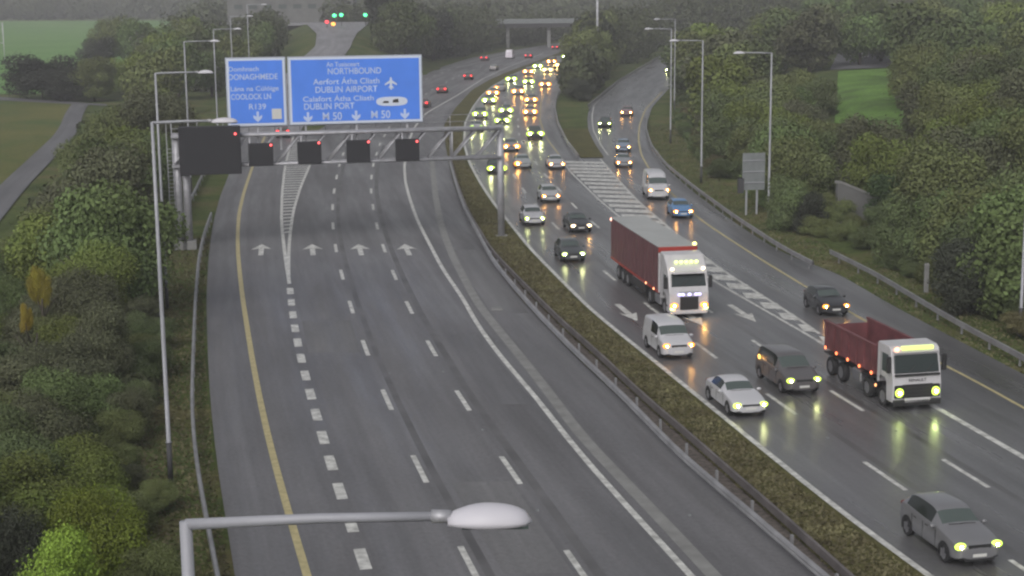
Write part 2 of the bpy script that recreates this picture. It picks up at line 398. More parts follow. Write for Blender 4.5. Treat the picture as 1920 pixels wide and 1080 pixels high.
ribbon(medL, lambda Y: RL(Y)-.25, 118, 620, .07, 2, mb=mb)
tag(mb.build('central_grass_strip', MT['median']), kind='structure')
tag(ribbon(RRm, slipL, YI-1, 225, .06, 2).build('island_grass', MT['median']), kind='structure')

mw = MB(); my = MB(); mw_g = MB()
Z1 = .006
stripe(my, yell, 15, 218, .30, Z1)
dashes(mw, thick, G(680, 1048).y, G(545, 545).y+1, 2.15, 4.02, .44, Z1)
dashes(mw, thick, G(680, 1048).y-4.02, 16, 2.15, -4.02, .44, Z1)
stripe(mw, thick, G(543, 532).y, 218, .26, Z1)
stripe(mw, thickR, G(543, 520).y, 215, .26, Z1+.003)
y0, y1 = G(544, 437).y, 212
Y = y0
while Y < y1:
    a, b = float(thick(Y))+.1, float(thickR(Y))-.1
    if b-a > .2: mw_g.poly([(a, Y, Z1+.001), (b, Y+.3, Z1+.001), (b, Y+1.05, Z1+.001), (a, Y+.75, Z1+.001)])
    Y += 2.1
for ln, px in ((line3, (882.5, 1060)), (line4, (957.5, 881))):
    dashes(mw, ln, G(*px).y, 400, 4.0, 11.83, .24, Z1)
    dashes(mw, ln, G(*px).y-11.8, 16, 4.0, -11.83, .24, Z1)
stripe(mw, edge5, 15, 470, .28, Z1)
stripe(mw, RL, 15, 440, .28, Z1)
for ln, px, e in ((R1, (1657, 892), 330), (R2, (1586, 751), 330)):
    dashes(mw, ln, G(*px).y, e, 4.0, 11.9, .22, Z1)
    dashes(mw, ln, G(*px).y-11.9, 16, 4.0, -11.9, .22, Z1)
stripe(mw, HL, 15, G(1540, 640).y, .34, Z1)
stripe(mw, HL, G(1540, 640).y, 186, .2, Z1)
stripe(mw, HR, G(1545, 626).y, 186, .2, Z1+.003)
Y = G(1560, 646).y
while Y < 183:
    a, b = float(HL(Y)), float(HR(Y))
    if b-a > .1:
        c = min((b-a)*.35, 1.4)
        mw_g.poly([(a+.08, Y+c, Z1+.001), (b-.08, Y-.0, Z1+.001), (b-.08, Y+2.0, Z1+.001), (a+.08, Y+2.0+c, Z1+.001)])
    Y += 3.3
stripe(my, yellR, 15, 300, .2, Z1)
stripe(my, HL, 186, 400, .16, Z1)
stripe(mw, slipL, 190, 400, .16, Z1, o=.7)
def arrow(mb, line_or_x, Y, dirn, L=5.0, w=.62, slope=0):
    "painted straight arrow, tip towards dirn"
    c, s = 1/math.hypot(1, slope), slope/math.hypot(1, slope)
    def P(u, v): return (line_or_x+u*c+v*s*dirn, Y+v*c*dirn-u*s, Z1+.002)
    mb.poly([P(-.2, -L/2), P(.2, -L/2), P(.2, L*.1), P(w, L*.02), P(0, L/2), P(-w, L*.02), P(-.2, L*.1)][::1])
for x in (490, 586, 675, 763):
    p = G(x, 468); arrow(mw, p.x, p.y, 1, 5.4, .8, slope=float(line3.slope(p.y)))
for x, y in ((1176, 586), (1296, 594), (1392, 587)):
    p = G(x, y); arrow(mw, p.x, p.y, -1, 5.4, .58, slope=float(R1.slope(p.y)))
for u in (mw, my, mw_g): pass
tag(mw.build('white_markings', MT['white']), kind='structure')
tag(mw_g.build('hatched_markings', MT['white']), kind='structure')
tag(my.build('yellow_edge_markings', MT['yellow']), kind='structure')
sm_ = MB()
for ln, o_, w_ in ((line3, .5, .34), (line4, .55, .40)): stripe(sm_, ln, 15, 205, w_, .003, o=o_)
tag(sm_.build('road_seams', MT['seam']), kind='structure')
sm_ = MB()
for ln, o_, w_ in ((R1, .5, .35), (R2, .45, .3)): stripe(sm_, ln, 15, 185, w_, .003, o=o_)
tag(sm_.build('wet_road_seams', MT['seamw']), kind='structure')
md = MB(); stripe(md, band, 15, 190, .56, .004); tag(md.build('drainage_channel', MT['drain']), kind='structure')

# park: mown field, meadow, two paths
def sheet(name, px, z, mat, kind='structure'):
    w = [G(x, y, 0) for x, y in px]
    # a dense fan that follows the terrain height
    return tag(MB().poly([(p.x, p.y, z) for p in w]).build(name, mat), kind=kind)
sheet('mown_field', [(-160, 176), (170, 176), (350, 130), (420, 90), (420, 38), (-160, 40)], .02, MT['field'])
sheet('dry_meadow', [(-160, 480), (20, 372), (150, 232), (160, 193), (-160, 184)], .03, MT['meadow'])
pa = Line([(-40, 425), (22, 352), (75, 300), (118, 258), (132, 236), (138, 215), (150, 196)], sm=5)
mb = MB()
ribbon(lambda Y: pa(Y)-1.5, lambda Y: pa(Y)+1.5, 110, 285, .05, 2, mb=mb)
tag(mb.build('park_path', MT['path']), kind='structure')
a, b = G(-150, 172), G(200, 196); a2, b2 = G(-150, 181), G(200, 199)
mb = MB(); mb.uv = [(0, 0), (0, 50), (5, 50), (5, 0)]; mb.poly([(a2.x, a2.y, .06), (b2.x, b2.y, .06), (b.x, b.y, .06), (a.x, a.y, .06)])
tag(mb.build('crossing_path', MT['path']), kind='structure')
def Gt(x, y):
    "terrain point seen at photo pixel x, y"
    z = 0.0
    for _ in range(12):
        p = G(x, y, z); z = .5*z+.5*tz(p.x, p.y)
    return Vector((p.x, p.y, tz(p.x, p.y)))
def drape(name, c, z, mat, n=14):
    vs = []
    for i in range(n+1):
        for k in range(n+1):
            u, v = k/n, i/n
            x = (c[0][0]*(1-u)+c[1][0]*u)*(1-v)+(c[3][0]*(1-u)+c[2][0]*u)*v
            y = (c[0][1]*(1-u)+c[1][1]*u)*(1-v)+(c[3][1]*(1-u)+c[2][1]*u)*v
            p = Gt(x, y); vs.append((p.x, p.y, p.z+z))
    return tag(MB().add(vs, [(i*(n+1)+k, i*(n+1)+k+1, (i+1)*(n+1)+k+1, (i+1)*(n+1)+k) for i in range(n) for k in range(n)]).build(name, mat, smooth=True), kind='structure')
drape('grass_lawn', [(1565, 232), (1700, 246), (1700, 128), (1572, 134)], .12, MT['lawn'])
drape('car_park', [(1556, 132), (1720, 126), (1720, 88), (1575, 92)], .15, MT['path'])

# ------------------------------------------------------------------ crash barriers
def barrier(name, label, lines, Ya, Yb, group=None, mats=('rail',), post_gap=4.0, posts=True):
    p0 = lines[0].pt((Ya+Yb)/2)
    root = empty(name, (p0.x, p0.y, 0), label=label, cat='crash barrier', group=group)
    inv = Matrix.Translation((-p0.x, -p0.y, 0))
    for ln, sd, mt in lines_sides(lines, mats):
        mb = MB(); Ys = np.linspace(Ya, Yb, int((Yb-Ya)/2)+2)
        prof = [(0, .42), (.045*sd, .47), (.045*sd, .52), (.0, .57), (.045*sd, .62), (.045*sd, .67), (0, .73), (-.12*sd, .73), (-.12*sd, .42)]
        m = len(prof)
        for Y in Ys:
            zb = max(tz(float(ln(Y)), Y), 0)
            for dx, z in prof: mb.v.append(tuple(inv @ (ln.pt(Y, dx, z+zb))))
        for i in range(len(Ys)-1):
            for k in range(m): mb.f.append((i*m+k, i*m+(k+1) % m, (i+1)*m+(k+1) % m, (i+1)*m+k))
        mb.build('rail', MT[mt], root)
    if posts:
        me = MB().box((0, 0, .33), (.1, .12, .7)).mesh('post'); me.materials.append(MT['rail'])
        Y = Ya+1; n = 0
        while Y < Yb and n < 95:
            x = np.mean([float(l(Y)) for l in lines]); sl = lines[0].slope(Y)
            zb = max(tz(float(x), Y), 0)
            o = bpy.data.objects.new('post', me); COL.objects.link(o); o.parent = root
            o.location = (x-p0.x, Y-p0.y, zb); o.rotation_euler = (0, 0, -math.atan(sl))
            
            Y = lines[0].step(Y, post_gap); n += 1
    return root
def lines_sides(lines, mats):
    if len(lines) == 2: return [(lines[0], -1, mats[0]), (lines[1], 1, mats[-1])]
    return [(lines[0], 1, mats[0])]
barrier('crash_barrier', 'double sided steel barrier down the stony central reserve', [railA, railB], 15, G(845, 300, .7).y, mats=('rail', 'railb'))
leftrail = Line([(412, 1082), (403, 1040), (388, 960), (373, 885), (364, 810), (361, 760), (362, 700), (364, 640), (367, 560), (373, 482), (384, 432), (397, 398)], z=.72)
barrier('crash_barrier', 'long steel barrier along the left verge beside the hard shoulder', [leftrail], 20, G(397, 398, .72).y, post_gap=3.0)
lr2 = Line([(340, 410), (352, 385), (366, 355), (378, 330), (392, 300)], z=.72)
barrier('crash_barrier', 'short steel barrier on the verge just beyond the gantry foot', [lr2], G(340, 410, .72).y, G(392, 300, .72).y)
rr1 = Line([(1528, 490), (1475, 465), (1375, 400), (1300, 346), (1250, 306), (1222, 270), (1212, 240), (1214, 215)], z=.72)
barrier('crash_barrier', 'steel barrier curving along the outside of the joining slip road', [rr1], G(1528, 490, .72).y, G(1214, 215, .72).y)
rr2 = Line([(1960, 688), (1920, 664), (1800, 602), (1700, 543), (1640, 507), (1558, 468)], z=.72)
barrier('crash_barrier', 'steel barrier on the right verge beside the red tipper lorry', [rr2], 50, G(1558, 468, .72).y)
ri = Line([(1086, 290), (1064, 262), (1047, 228), (1041, 200), (1043, 182), (1052, 165)], z=.72)
barrier('crash_barrier', 'steel barrier edging the tree island on its main road side', [ri], G(1086, 290, .72).y, G(1052, 165, .72).y)
rs = Line([(1103, 196), (1155, 153), (1205, 123), (1255, 94)], z=.72)
barrier('crash_barrier', 'pale steel barrier on the inside of the climbing slip road bend', [rs], G(1103, 196, .72).y, G(1255, 94, .72).y, mats=('drain',))

# patches of newer and older surfacing
mp_ = MB(); mp_.uv = []
for (xa, ya, xb, yb, l1, l2) in ((0, 470, 0, 590, lambda Y: edge5(Y)+1.3, lambda Y: medL(Y)-.3), (0, 905, 0, 1078, lambda Y: line3(Y)+1.0, lambda Y: line4(Y)-.3), (0, 600, 0, 660, lambda Y: thick(Y)+.5, lambda Y: line3(Y)-.3)):
    ribbon(l1, l2, G(700, yb).y, G(700, ya).y, .0025, 1, mb=mp_)
tag(mp_.build('resurfaced_patches', MT['road_p']), kind='structure')
mp_ = MB(); mp_.uv = []
ribbon(lambda Y: outerL(Y)+.1, lambda Y: yell(Y)-.3, 98, 116, .0025, 1, mb=mp_); ribbon(lambda Y: line4(Y)+1.2, lambda Y: edge5(Y)-.3, 76, 92, .0025, 1, mb=mp_)
tag(mp_.build('dark_surface_patches', MT['road_d']), kind='structure')
# rough grass tufts on the central strip and verges
def tufts():
    r = np.random.default_rng(9); P = []
    def strip(f1, f2, Ya, Yb, n, z):
        Y = Ya+(Yb-Ya)*r.random(n)**1.3; t = r.random(n); a = np.array([f1(y) for y in Y]); b = np.array([f2(y) for y in Y]); P.append(np.stack([a+(b-a)*t, Y, np.full(n, z)], 1))
    strip(lambda Y: railB(Y)+.1, lambda Y: RL(Y)-.5, 38, 118, 22000, .07)
    strip(lambda Y: medL(Y)+.1, lambda Y: RL(Y)-.5, 118, 240, 12000, .07)
    strip(lambda Y: outerL(Y)-3.6, lambda Y: outerL(Y)-.15, 38, 130, 18000, -.06)
    strip(lambda Y: slipR(Y)+.1, lambda Y: slipR(Y)+4.5, 75, 230, 16000, -.06)
    strip(lambda Y: medL(Y)+.0, lambda Y: medL(Y)+.35, 38, 118, 1500, .03)
    p = np.concatenate(P); n = len(p); a = r.uniform(0, 6.28, n); h = r.uniform(.02, .085, n)*np.where(r.random(n) < .03, 2.2, 1); w = r.uniform(.03, .09, n)
    dx = np.stack([np.cos(a)*w, np.sin(a)*w, 0*a], 1); tl = np.stack([r.normal(0, .05, n), r.normal(0, .05, n), h], 1)
    q = np.stack([p-dx, p+dx, p+dx*.4+tl, p-dx*.4+tl], 1).reshape(-1, 3)
    me = bpy.data.meshes.new('tufts'); me.vertices.add(4*n); me.vertices.foreach_set('co', q.ravel()); me.loops.add(4*n); me.loops.foreach_set('vertex_index', np.arange(4*n))
    me.polygons.add(n); me.polygons.foreach_set('loop_start', np.arange(0, 4*n, 4)); me.update(calc_edges=True); me.materials.append(MT['leaf'])
    o = bpy.data.objects.new('grass_tufts', me); COL.objects.link(o); o.color = (.125, .115, .062, 1)
    tag(o, 'rough grass and weeds on the central strip and verges', 'grass', kind='stuff')
tufts()
# ------------------------------------------------------------------ lamp posts
def lamp_post(x, Y, h, arm, side, label, head=.95, group='street lamps along the motorway'):
    zb = max(tz(x, Y), 0) if abs(x) > 10 else 0
    root = empty('street_lamp', (x, Y, zb), label=label, cat='street lamp', group=group)
    MB().tube([(0, 0, 0), (0, 0, 1.7)], .115, 12).build('pole_base', MT['poledark'], root, True)
    MB().tube([(0, 0, 1.7), (0, 0, 1.76), (0, 0, h*.55), (0, 0, h)], [.14, .095, .085, .065], 12).build('pole', MT['pole'], root, True)
    MB().tube([(0, 0, h-.03), (side*arm*.5, 0, h+.02), (side*arm, 0, h+.03)], [.06, .055, .05], 10).build('arm', MT['pole'], root, True)
    # flat bottomed teardrop head
    mb = MB(); n = 12; rows = 12
    for i in range(rows+1):
        t = i/rows; xx = side*(arm-.05+t*head)
        q_ = math.sqrt(max(0, 1-abs(max(0, (t-.45)/.55))**2.2)) if t > .45 else 1-.55*((.45-t)/.45)**1.8; w = .21*q_+.01; hh = .19*q_+.01
        for k in range(n+1):
            a = math.pi*k/n; mb.v.append((xx, w*math.cos(a), h-.04+hh*math.sin(a)))
    m = n+1
    mb.f = [(i*m+k, i*m+k+1, (i+1)*m+k+1, (i+1)*m+k) for i in range(rows) for k in range(n)]
    mb.f += [(i*m, (i+1)*m, (i+1)*m+n, i*m+n) for i in range(rows)]+[tuple(range(m)), tuple(rows*m+k for k in range(m-1, -1, -1))]
    mb.build('lamp_head', MT['lamp'], root, True)
    MB().tube([(side*(arm-.22), 0, h+.03), (side*(arm-.02), 0, h+.025)], .072, 10).build('collar', MT['galv'], root, True)
    MB().box((side*(arm+head*.5), 0, h-.055), (head*.78, .27, .03)).build('lens', MT['glass'], root)
    return root
def pole_from_top(px, py, h):
    d = fw*F_PX+(px-960)*RX+(540-py)*UY; t = (CAM_H-h)/-d[2]; return d[0]*t, d[1]*t
for (px, py, h, arm, side, lab, hd) in [
    (348, 978, 15, 2.72, 1, 'nearest street lamp, its big pale head over the left lanes at the photo foot', .86),
    (285, 229, 15, 2.45, 1, 'tall street lamp whose head touches the lower left corner of the blue sign', 1.05),
    (291, 137, 15, 2.75, 1, 'street lamp just behind the tallest left pole, head left of the blue sign', .95),
    (345, 78, 15, 2.6, 1, 'street lamp above the black message screen, third head up the left row', .95),
    (400, 55, 15, 2.6, 1, 'street lamp with its head above the left end of the blue sign', .95),
    (432, 40, 15, 2.6, 1, 'street lamp among the trees, second farthest of the left row', .95),
    (464, 30, 15, 2.6, 1, 'farthest street lamp of the left row, head against the trees', .95),
    (1447, 99, 14.4, 2.3, -1, 'street lamp beside the grey sign back on the right verge', .95),
    (1318, 76, 14.4, 2.5, -1, 'street lamp on the right verge above the white van', .95),
    (1259, 54, 14.4, 2.5, -1, 'street lamp at the bend of the joining slip road', .95),
    (1266, 36, 14.4, 2.5, -1, 'farthest street lamp of the right row, small pale head in the trees', .95),
    (1936, 160, 14.4, 2.3, 1, 'street lamp pole at the right edge of the photo behind the barrier', .95),
]:
    X, Y = pole_from_top(px, py, h)
    lamp_post(X, Y, h, arm, side, lab, hd)
r_ = empty('high_mast', (18.4, 338, 0), label='tall plain grey mast rising out of the top of the photo beside the slip road', cat='mast')
MB().tube([(0, 0, 0), (0, 0, 22)], [.34, .24], 12).build('pole', MT['galv'], r_, True)
MB().box((0, 0, 22.1), (1.2, 1.2, .2)).build('head_frame', MT['galv'], r_)
r_ = empty('high_mast', (-35, 430, 6), label='thin grey pole right of the far traffic lights', cat='mast')
MB().tube([(0, 0, 0), (0, 0, 12)], [.16, .1], 10).build('pole', MT['galv'], r_, True)
MB().tube([(0, 0, 11.9), (-1.4, 0, 12)], .06, 8).build('arm', MT['galv'], r_, True)

# ------------------------------------------------------------------ gantry
gb = G(940, 443); ga = G(351, 466)
gdir = Vector((gb.x-ga.x, gb.y-ga.y, 0)).normalized(); GA = math.atan2(gdir.y, gdir.x)
gL = (Vector((gb.x, gb.y, 0))-Vector((ga.x, ga.y, 0))).length
gan = empty('sign_gantry', (ga.x, ga.y, 0), GA, label='grey lattice gantry spanning the left carriageway', cat='gantry')
def gloc(px, py, yo=0.0):
    "gantry coordinates (along, height) of a photo pixel on the gantry plane shifted by yo"
    d = Vector(tuple(fw*F_PX+(px-960)*RX+(540-py)*UY)); n = Vector((-gdir.y, gdir.x, 0))
    p0 = Vector((ga.x, ga.y, 0))+n*yo; o = Vector((0, 0, CAM_H)); t = (p0-o).dot(n)/d.dot(n); p = o+d*t
    return (p-p0).dot(gdir), p.z
zt = gloc(700, 246)[1]; zbm = gloc(700, 301)[1]
x0 = gloc(322, 280)[0]; x1 = gL
ct = MB()
for yy in (-.45, .45):
    ct.tube([(x0, yy, zt), (x1, yy, zt)], .15, 8); ct.tube([(x0, yy, zbm), (x1, yy, zbm)], .13, 8)
ct.build('chord', MT['galv'], gan, True)
n = 13; st = (x1-x0)/n; lat = MB()
for i in range(n):
    a = x0+i*st
    for yy in (-.45, .45):
        lat.tube([(a, yy, zbm), (a+st, yy, zt)], .085, 6)
        if i % 2 == 1: lat.tube([(a, yy, zbm), (a, yy, zt)], .08, 6)
    lat.tube([(a, -.45, zt), (a+st, .45, zt)], .04, 6); lat.tube([(a, -.45, zbm), (a, .45, zbm)], .04, 6); lat.tube([(a, -.45, zt), (a, .45, zt)], .04, 6)
lat.build('lattice', MT['galv'], gan, True)
MB().box(((x0+x1)/2, .0, zt+.14), (x1-x0, .8, .05)).build('walkway', MT['galv'], gan)
hr = MB()
for i in range(0, n+1):
    hr.tube([(x0+i*st, .5, zt), (x0+i*st, .5, zt+1.1)], .03, 6)
for z in (.55, 1.1): hr.tube([(x0, .5, zt+z), (x1, .5, zt+z)], .028, 6)
hr.build('handrail', MT['galv'], gan, True)
MB().tube([(gL, 0, 0), (gL, 0, zt+.25)], .29, 16).build('leg', MT['galv'], gan, True)
MB().box((gL, 0, .04), (1.0, 1.0, .12)).build('footing', MT['conc'], gan)
for xx in (0.2, x0+.35):
    MB().tube([(xx, 0, 0), (xx, 0, zt+.25)], .30, 16).build('leg', MT['galv'], gan, True)
    MB().box((xx, 0, .3), (1.1, 1.1, .7)).build('footing', MT['conc'], gan, bevel=.04)
ld = MB()
for k in range(26): ld.tube([(x0-.35, -.3, .4+k*.3), (x0+.05, -.3, .4+k*.3)], .02, 5)
for xx in (x0-.35, x0+.05): ld.tube([(xx, -.3, .3), (xx, -.3, zt+1)], .03, 6)
ld.build('ladder', MT['galv'], gan, True)

def place_on_gantry(name, label, cat, px, py, yo, group=None):
    a, z = gloc(px, py, yo); n = Vector((-gdir.y, gdir.x, 0))
    p = Vector((ga.x, ga.y, 0))+n*yo+gdir*a
    return empty(name, (p.x, p.y, z), GA, label=label, cat=cat, group=group)
def gsize(px0, py0, px1, py1, yo):
    a = gloc(px0, py0, yo); b = gloc(px1, py1, yo); return abs(b[0]-a[0]), abs(a[1]-b[1])
def black_box(name, label, cat, x0_, y0_, x1_, y1_, yo, group, lamp, depth=.45, rim=.12):
    w, h = gsize(x0_, y0_, x1_, y1_, yo)
    r = place_on_gantry(name, label, cat, (x0_+x1_)/2, y1_, yo, group)
    MB().box((0, .12, h/2), (w, depth, h)).build('casing', MT['black'], r, bevel=.05)
    # dark display face recessed in a border
    d = MB(); d.box((0, -.09, h/2), (w-2*rim, .04, h-2*rim)); d.build('display', MT['black'], r)
    a, z = gloc(lamp[0], lamp[1], yo-.3); b, zb_ = gloc((x0_+x1_)/2, y1_, yo)
    o = MB().add(*(lambda m: (m.v, m.f))(ellipsoid((a-b, -.3, z-zb_), (.10, .05, .10)))).build('warning_lamp', MT['lights'], r, True, (.75, .09, .09))
    br = MB()
    for sx in (-.3, .3): br.box((sx*w, depth/2+.25, h*.55), (.12, .4, .12))
    br.build('bracket', MT['galv'], r)
    return r
black_box('message_screen', 'big blank black message screen at the left end of the gantry', 'message screen', 336, 240, 456, 327, -.9, None, (441, 251), .7, .2)
nm = ['black lane signal nearest the big message screen', 'black lane signal second from the big message screen', 'black lane signal third from the big message screen', 'black lane signal farthest from the message screen, above the outer lane']
for lab, b, l in zip(nm, [(466, 270, 514, 311), (558, 267, 604, 307), (650, 264, 695, 304), (742, 262, 787, 301)], [(508, 272), (598, 268), (691, 266), (782, 265)]):
    black_box('lane_signal', lab, 'lane signal', *b, -.8, 'lane signals hung on the gantry', l)

def text(s, size, x, y, parent, mat, squeeze=1.0, z=-.11, width=None, name='lettering'):
    cu = bpy.data.curves.new('t', 'FONT'); cu.body = s; cu.size = size; cu.align_x = 'CENTER'; cu.align_y = 'CENTER'; cu.offset = size*.012
    o = bpy.data.objects.new('t', cu); COL.objects.link(o); bpy.context.view_layer.update()
    me = bpy.data.meshes.new_from_object(o.evaluated_get(bpy.context.evaluated_depsgraph_get())); bpy.data.objects.remove(o)
    v = np.array([q.co[:] for q in me.vertices])
    w = v[:, 0].max()-v[:, 0].min(); k = (width/w) if width else squeeze
    for q in me.vertices: q.co = Vector((x+q.co.x*k, z, y+q.co.y))
    me.name = name
    return link_mesh(name, me, mat, parent)
def sign_panel(label, x0_, y0_, x1_, y1_, yo, lines, arrows, extra=None):
    w, h = gsize(x0_, (y0_+y1_)/2, x1_, (y0_+y1_)/2, yo)[0], gsize((x0_+x1_)/2, y0_, (x0_+x1_)/2, y1_, yo)[1]
    r = place_on_gantry('direction_sign', label, 'road sign', (x0_+x1_)/2, y1_, yo, 'blue direction signs on the gantry')
    MB().box((0, 0, h/2), (w, .12, h)).build('frame', MT['signframe'], r, bevel=.03)
    MB().box((0, -.075, h/2), (w-.16, .04, h-.16)).build('border', MT['signw'], r)
    MB().box((0, -.09, h/2), (w-.52, .04, h-.52)).build('face', MT['blue'], r)
    def U(px, py): return (px-(x0_+x1_)/2)/(x1_-x0_)*w, (y1_-py)/(y1_-y0_)*h
    for s, cx, cy, wid, ht in lines:
        x, y = U(cx, cy); text(s, ht/(y1_-y0_)*h*1.35, x, y, r, MT['letter'], width=wid/(x1_-x0_)*w, z=-.118)
    for cx, cy in arrows:
        x, y = U(cx, cy); m = MB()
        pr = [(-.09, .42), (.09, .42), (.09, 0), (.34, .16), (.34, -.06), (0, -.4), (-.34, -.06), (-.34, .16), (-.09, 0)]
        m.prism([(x+a, y+b) for a, b in pr], -.125, -.10); m.build('arrow', MT['letter'], r)
    if extra: extra(r, U)
    for k in (-.38, 0, .38): MB().box((k*w, .2, h/2-1.0), (.16, .2, h+1.8)).build('support', MT['galv'], r)
    return r
sign_panel('narrow blue direction sign for the exit lane, left of the wide one', 427, 107, 540, 237, -.15,
    [('Domhnach', 461, 129, 56, 9), ('DONAGHMEDE', 478, 144, 92, 11), ('Lána na Cúlóige', 480, 166, 90, 9), ('COOLOCK LN', 473, 181, 75, 11), ('R139', 484, 200, 32, 11)],
    [(484, 219)],
    lambda r, U: MB().box((U(520, 214)[0], -.12, U(520, 214)[1]), (.75, .05, .8)).build('yellow_patch', MT['plate'], r) and None)
def icons(r, U):
    x, y = U(735, 158); m = MB()      # aeroplane
    m.prism([(x-.07, y-.45), (x+.07, y-.45), (x+.09, y-.3), (x+.22, y-.38), (x+.22, y-.3), (x+.08, y-.12), (x+.09, y+.06), (x+.48, y-.12), (x+.48, y-.0), (x+.09, y+.27), (x+.07, y+.45), (x, y+.55), (x-.07, y+.45), (x-.09, y+.27), (x-.48, y-.0), (x-.48, y-.12), (x-.09, y+.06), (x-.08, y-.12), (x-.22, y-.38), (x-.22, y-.3), (x-.09, y-.3)], -.125, -.10)
    m.build('aeroplane_symbol', MT['signw'], r)
    x, y = U(736, 191); w = 58/(792-545)*gw; m = MB(); pr = []
    for k in range(24):
        a = 2*math.pi*k/24; pr.append((x+w/2*math.copysign(abs(math.cos(a))**.6, math.cos(a)), y+.36*math.copysign(abs(math.sin(a))**.8, math.sin(a))))
    m.prism(pr, -.125, -.10); m.build('ferry_symbol', MT['signw'], r)
    MB().prism([(x-w*.3, y-.12), (x-w*.1, y-.12), (x-w*.1, y+.02), (x-w*.25, y+.04)], -.135, -.124).build('ferry_mark', MT['trim'], r)
    MB().prism([(x+.05, y-.1), (x+.55, y-.1), (x+.5, y+.2), (x+.1, y+.12)], -.135, -.124).build('ferry_mark', MT['trim'], r)
gw = gsize(543, 165, 795, 165, -.15)[0]
sign_panel('wide blue direction sign over the main lanes', 543, 104, 795, 232, -.15,
    [('An Tuaisceart', 646, 120, 62, 9), ('NORTHBOUND', 667, 133, 100, 12), ('Aerfort Átha Cliath', 652, 152, 124, 11), ('DUBLIN AIRPORT', 651, 167, 116, 12),
     ('Calafort Átha Cliath', 636, 184, 132, 10), ('DUBLIN PORT', 618, 198, 94, 12), ('M 50', 623, 217, 36, 15), ('M 50', 714, 216, 36, 15)],
    [(578, 218), (668, 217), (760, 216)], icons)

# ------------------------------------------------------------------ overbridge, far junction
pl, pr_ = G(890, 36, 8.8), G(1108, 31, 8.8)
br = empty('road_bridge', (20, BY, 0), label='concrete road bridge crossing the motorway far off at the top', cat='bridge')
bx0, bx1 = -58, 36
MB().box(((bx0+bx1)/2, 0, 7.0), (bx1-bx0, 11, 1.5)).build('deck', MT['steel'], br)  # near-black deck colour, the shade on the concrete is painted in
for y in (-5.6, 5.6): MB().box(((bx0+bx1)/2, y, 8.15), (bx1-bx0, .3, 1.25)).build('parapet', MT['signback'], br)
for x in (-20.5, -7.5, 7):
    MB().box((x, 0, 3.1), (1.0, 8, 6.4)).build('pier', MT['conc'], br)
for x in (bx0+22, bx1-14): MB().box((x, 0, 3.1), (2, 12, 6.4)).build('abutment', MT['conc'], br)
# junction at the head of the ramp
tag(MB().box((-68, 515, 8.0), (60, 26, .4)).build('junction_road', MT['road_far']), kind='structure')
def traffic_signal(px, py, Y, label, hs, col=(.08, .9, .32), nm='green_lens'):
    p = at_Y(px, py, Y); zb = 8.2
    r = empty('traffic_signal', (p.x, p.y, zb), label=label, cat='traffic light', group='traffic lights at the far junction')
    h = p.z-zb
    MB().tube([(0, 0, 0), (0, 0, h+1)], .09, 8).build('pole', MT['black'], r, True)
    MB().box((0, 0, h+.35), (.9, .3, 1.6)).build('signal_head', MT['black'], r, bevel=.04)
    for dx in hs: ellipsoid((dx, -.2, h), (.62, .12, .5)).build(nm, MT['lights'], r, True, col)
traffic_signal(627, 29, 478, 'leftmost green traffic light at the top of the exit ramp', (0,))
traffic_signal(640, 28, 480, 'middle green traffic light, close beside the leftmost one', (0,))
traffic_signal(685, 28, 478, 'green traffic light on the right side of the ramp head', (0,))
traffic_signal(625, 45, 455, 'orange lit signal low on the left of the ramp head', (0,), (1, .35, .06), 'amber_lens')
traffic_signal(613, 41, 460, 'small dim red signal left of the orange one', (0,), (.55, .04, .05), 'red_lens')
r_ = empty('office_building', (-80, 600, 6), label='low grey building behind the far traffic lights', cat='building')
MB().box((0, 0, 9), (46, 14, 18)).build('wall', MT['dull'], r_)
MB().box((0, 0, 18.2), (47, 15, .5)).build('roof', MT['drain'], r_)
for k in range(8):
    for z in (6.5,): MB().box((-19+k*5.4, -7.02, z), (3, .08, 1.6)).build('window', MT['glass'], r_)

# ------------------------------------------------------------------ right verge furniture
p = G(1400, 402); a = at_Y(1388, 287, p.y); b = at_Y(1430, 356, p.y)
r_ = empty('verge_sign', (p.x+.3, p.y, 0), .12, label='tall grey blank sign back on a post by the right verge', cat='road sign')
w, h = b.x-a.x, a.z-b.z
MB().box((.25, 0, b.z+h/2), (w, .06, h)).build('panel', MT['signback'], r_)
bk = MB()
for z in (.2, .5, .8): bk.box((.25, -.06, b.z+h*z), (w*.95, .06, .07))
bk.build('rail', MT['pole'], r_)
MB().box((-.35, .08, b.z/2-.2), (.16, .1, b.z+1.2)).build('post', MT['pole'], r_)
MB().box((.6, .08, b.z/2-.2), (.16, .1, b.z+1.2)).build('post', MT['pole'], r_)
MB().box((-.9, 0, b.z+.4), (.5, .35, 1.3)).build('cabinet', MT['poledark'], r_)
p = Gt(1612, 415); r_ = empty('retaining_wall', (p.x, p.y, p.z), .25, label='weathered pale concrete wall half hidden in the right bank trees', cat='wall')
MB().prism([(-2.1, -.5), (2.1, -.5), (2.1, 1.7), (-1.8, 3.3), (-2.1, 3.3)], 0, .4).build('wall', MT['dull'], r_)
MB().prism([(2.1, 1.7), (2.1, 1.9), (-1.8, 3.5), (-2.2, 3.5), (-2.2, 3.3), (-1.8, 3.3)], -.06, .46).build('coping', MT['drain'], r_)
p = Gt(1736, 548); r_ = empty('marker_post', (p.x, p.y, p.z-.1), label='short weathered grey post in the dark bushes of the right verge', cat='post')
MB().box((0, 0, .95), (.3, .2, 2.0)).build('post', MT['conc'], r_, bevel=.03)
MB().box((0, 0, 2.0), (.36, .26, .12), taper=.5).build('cap', MT['drain'], r_)
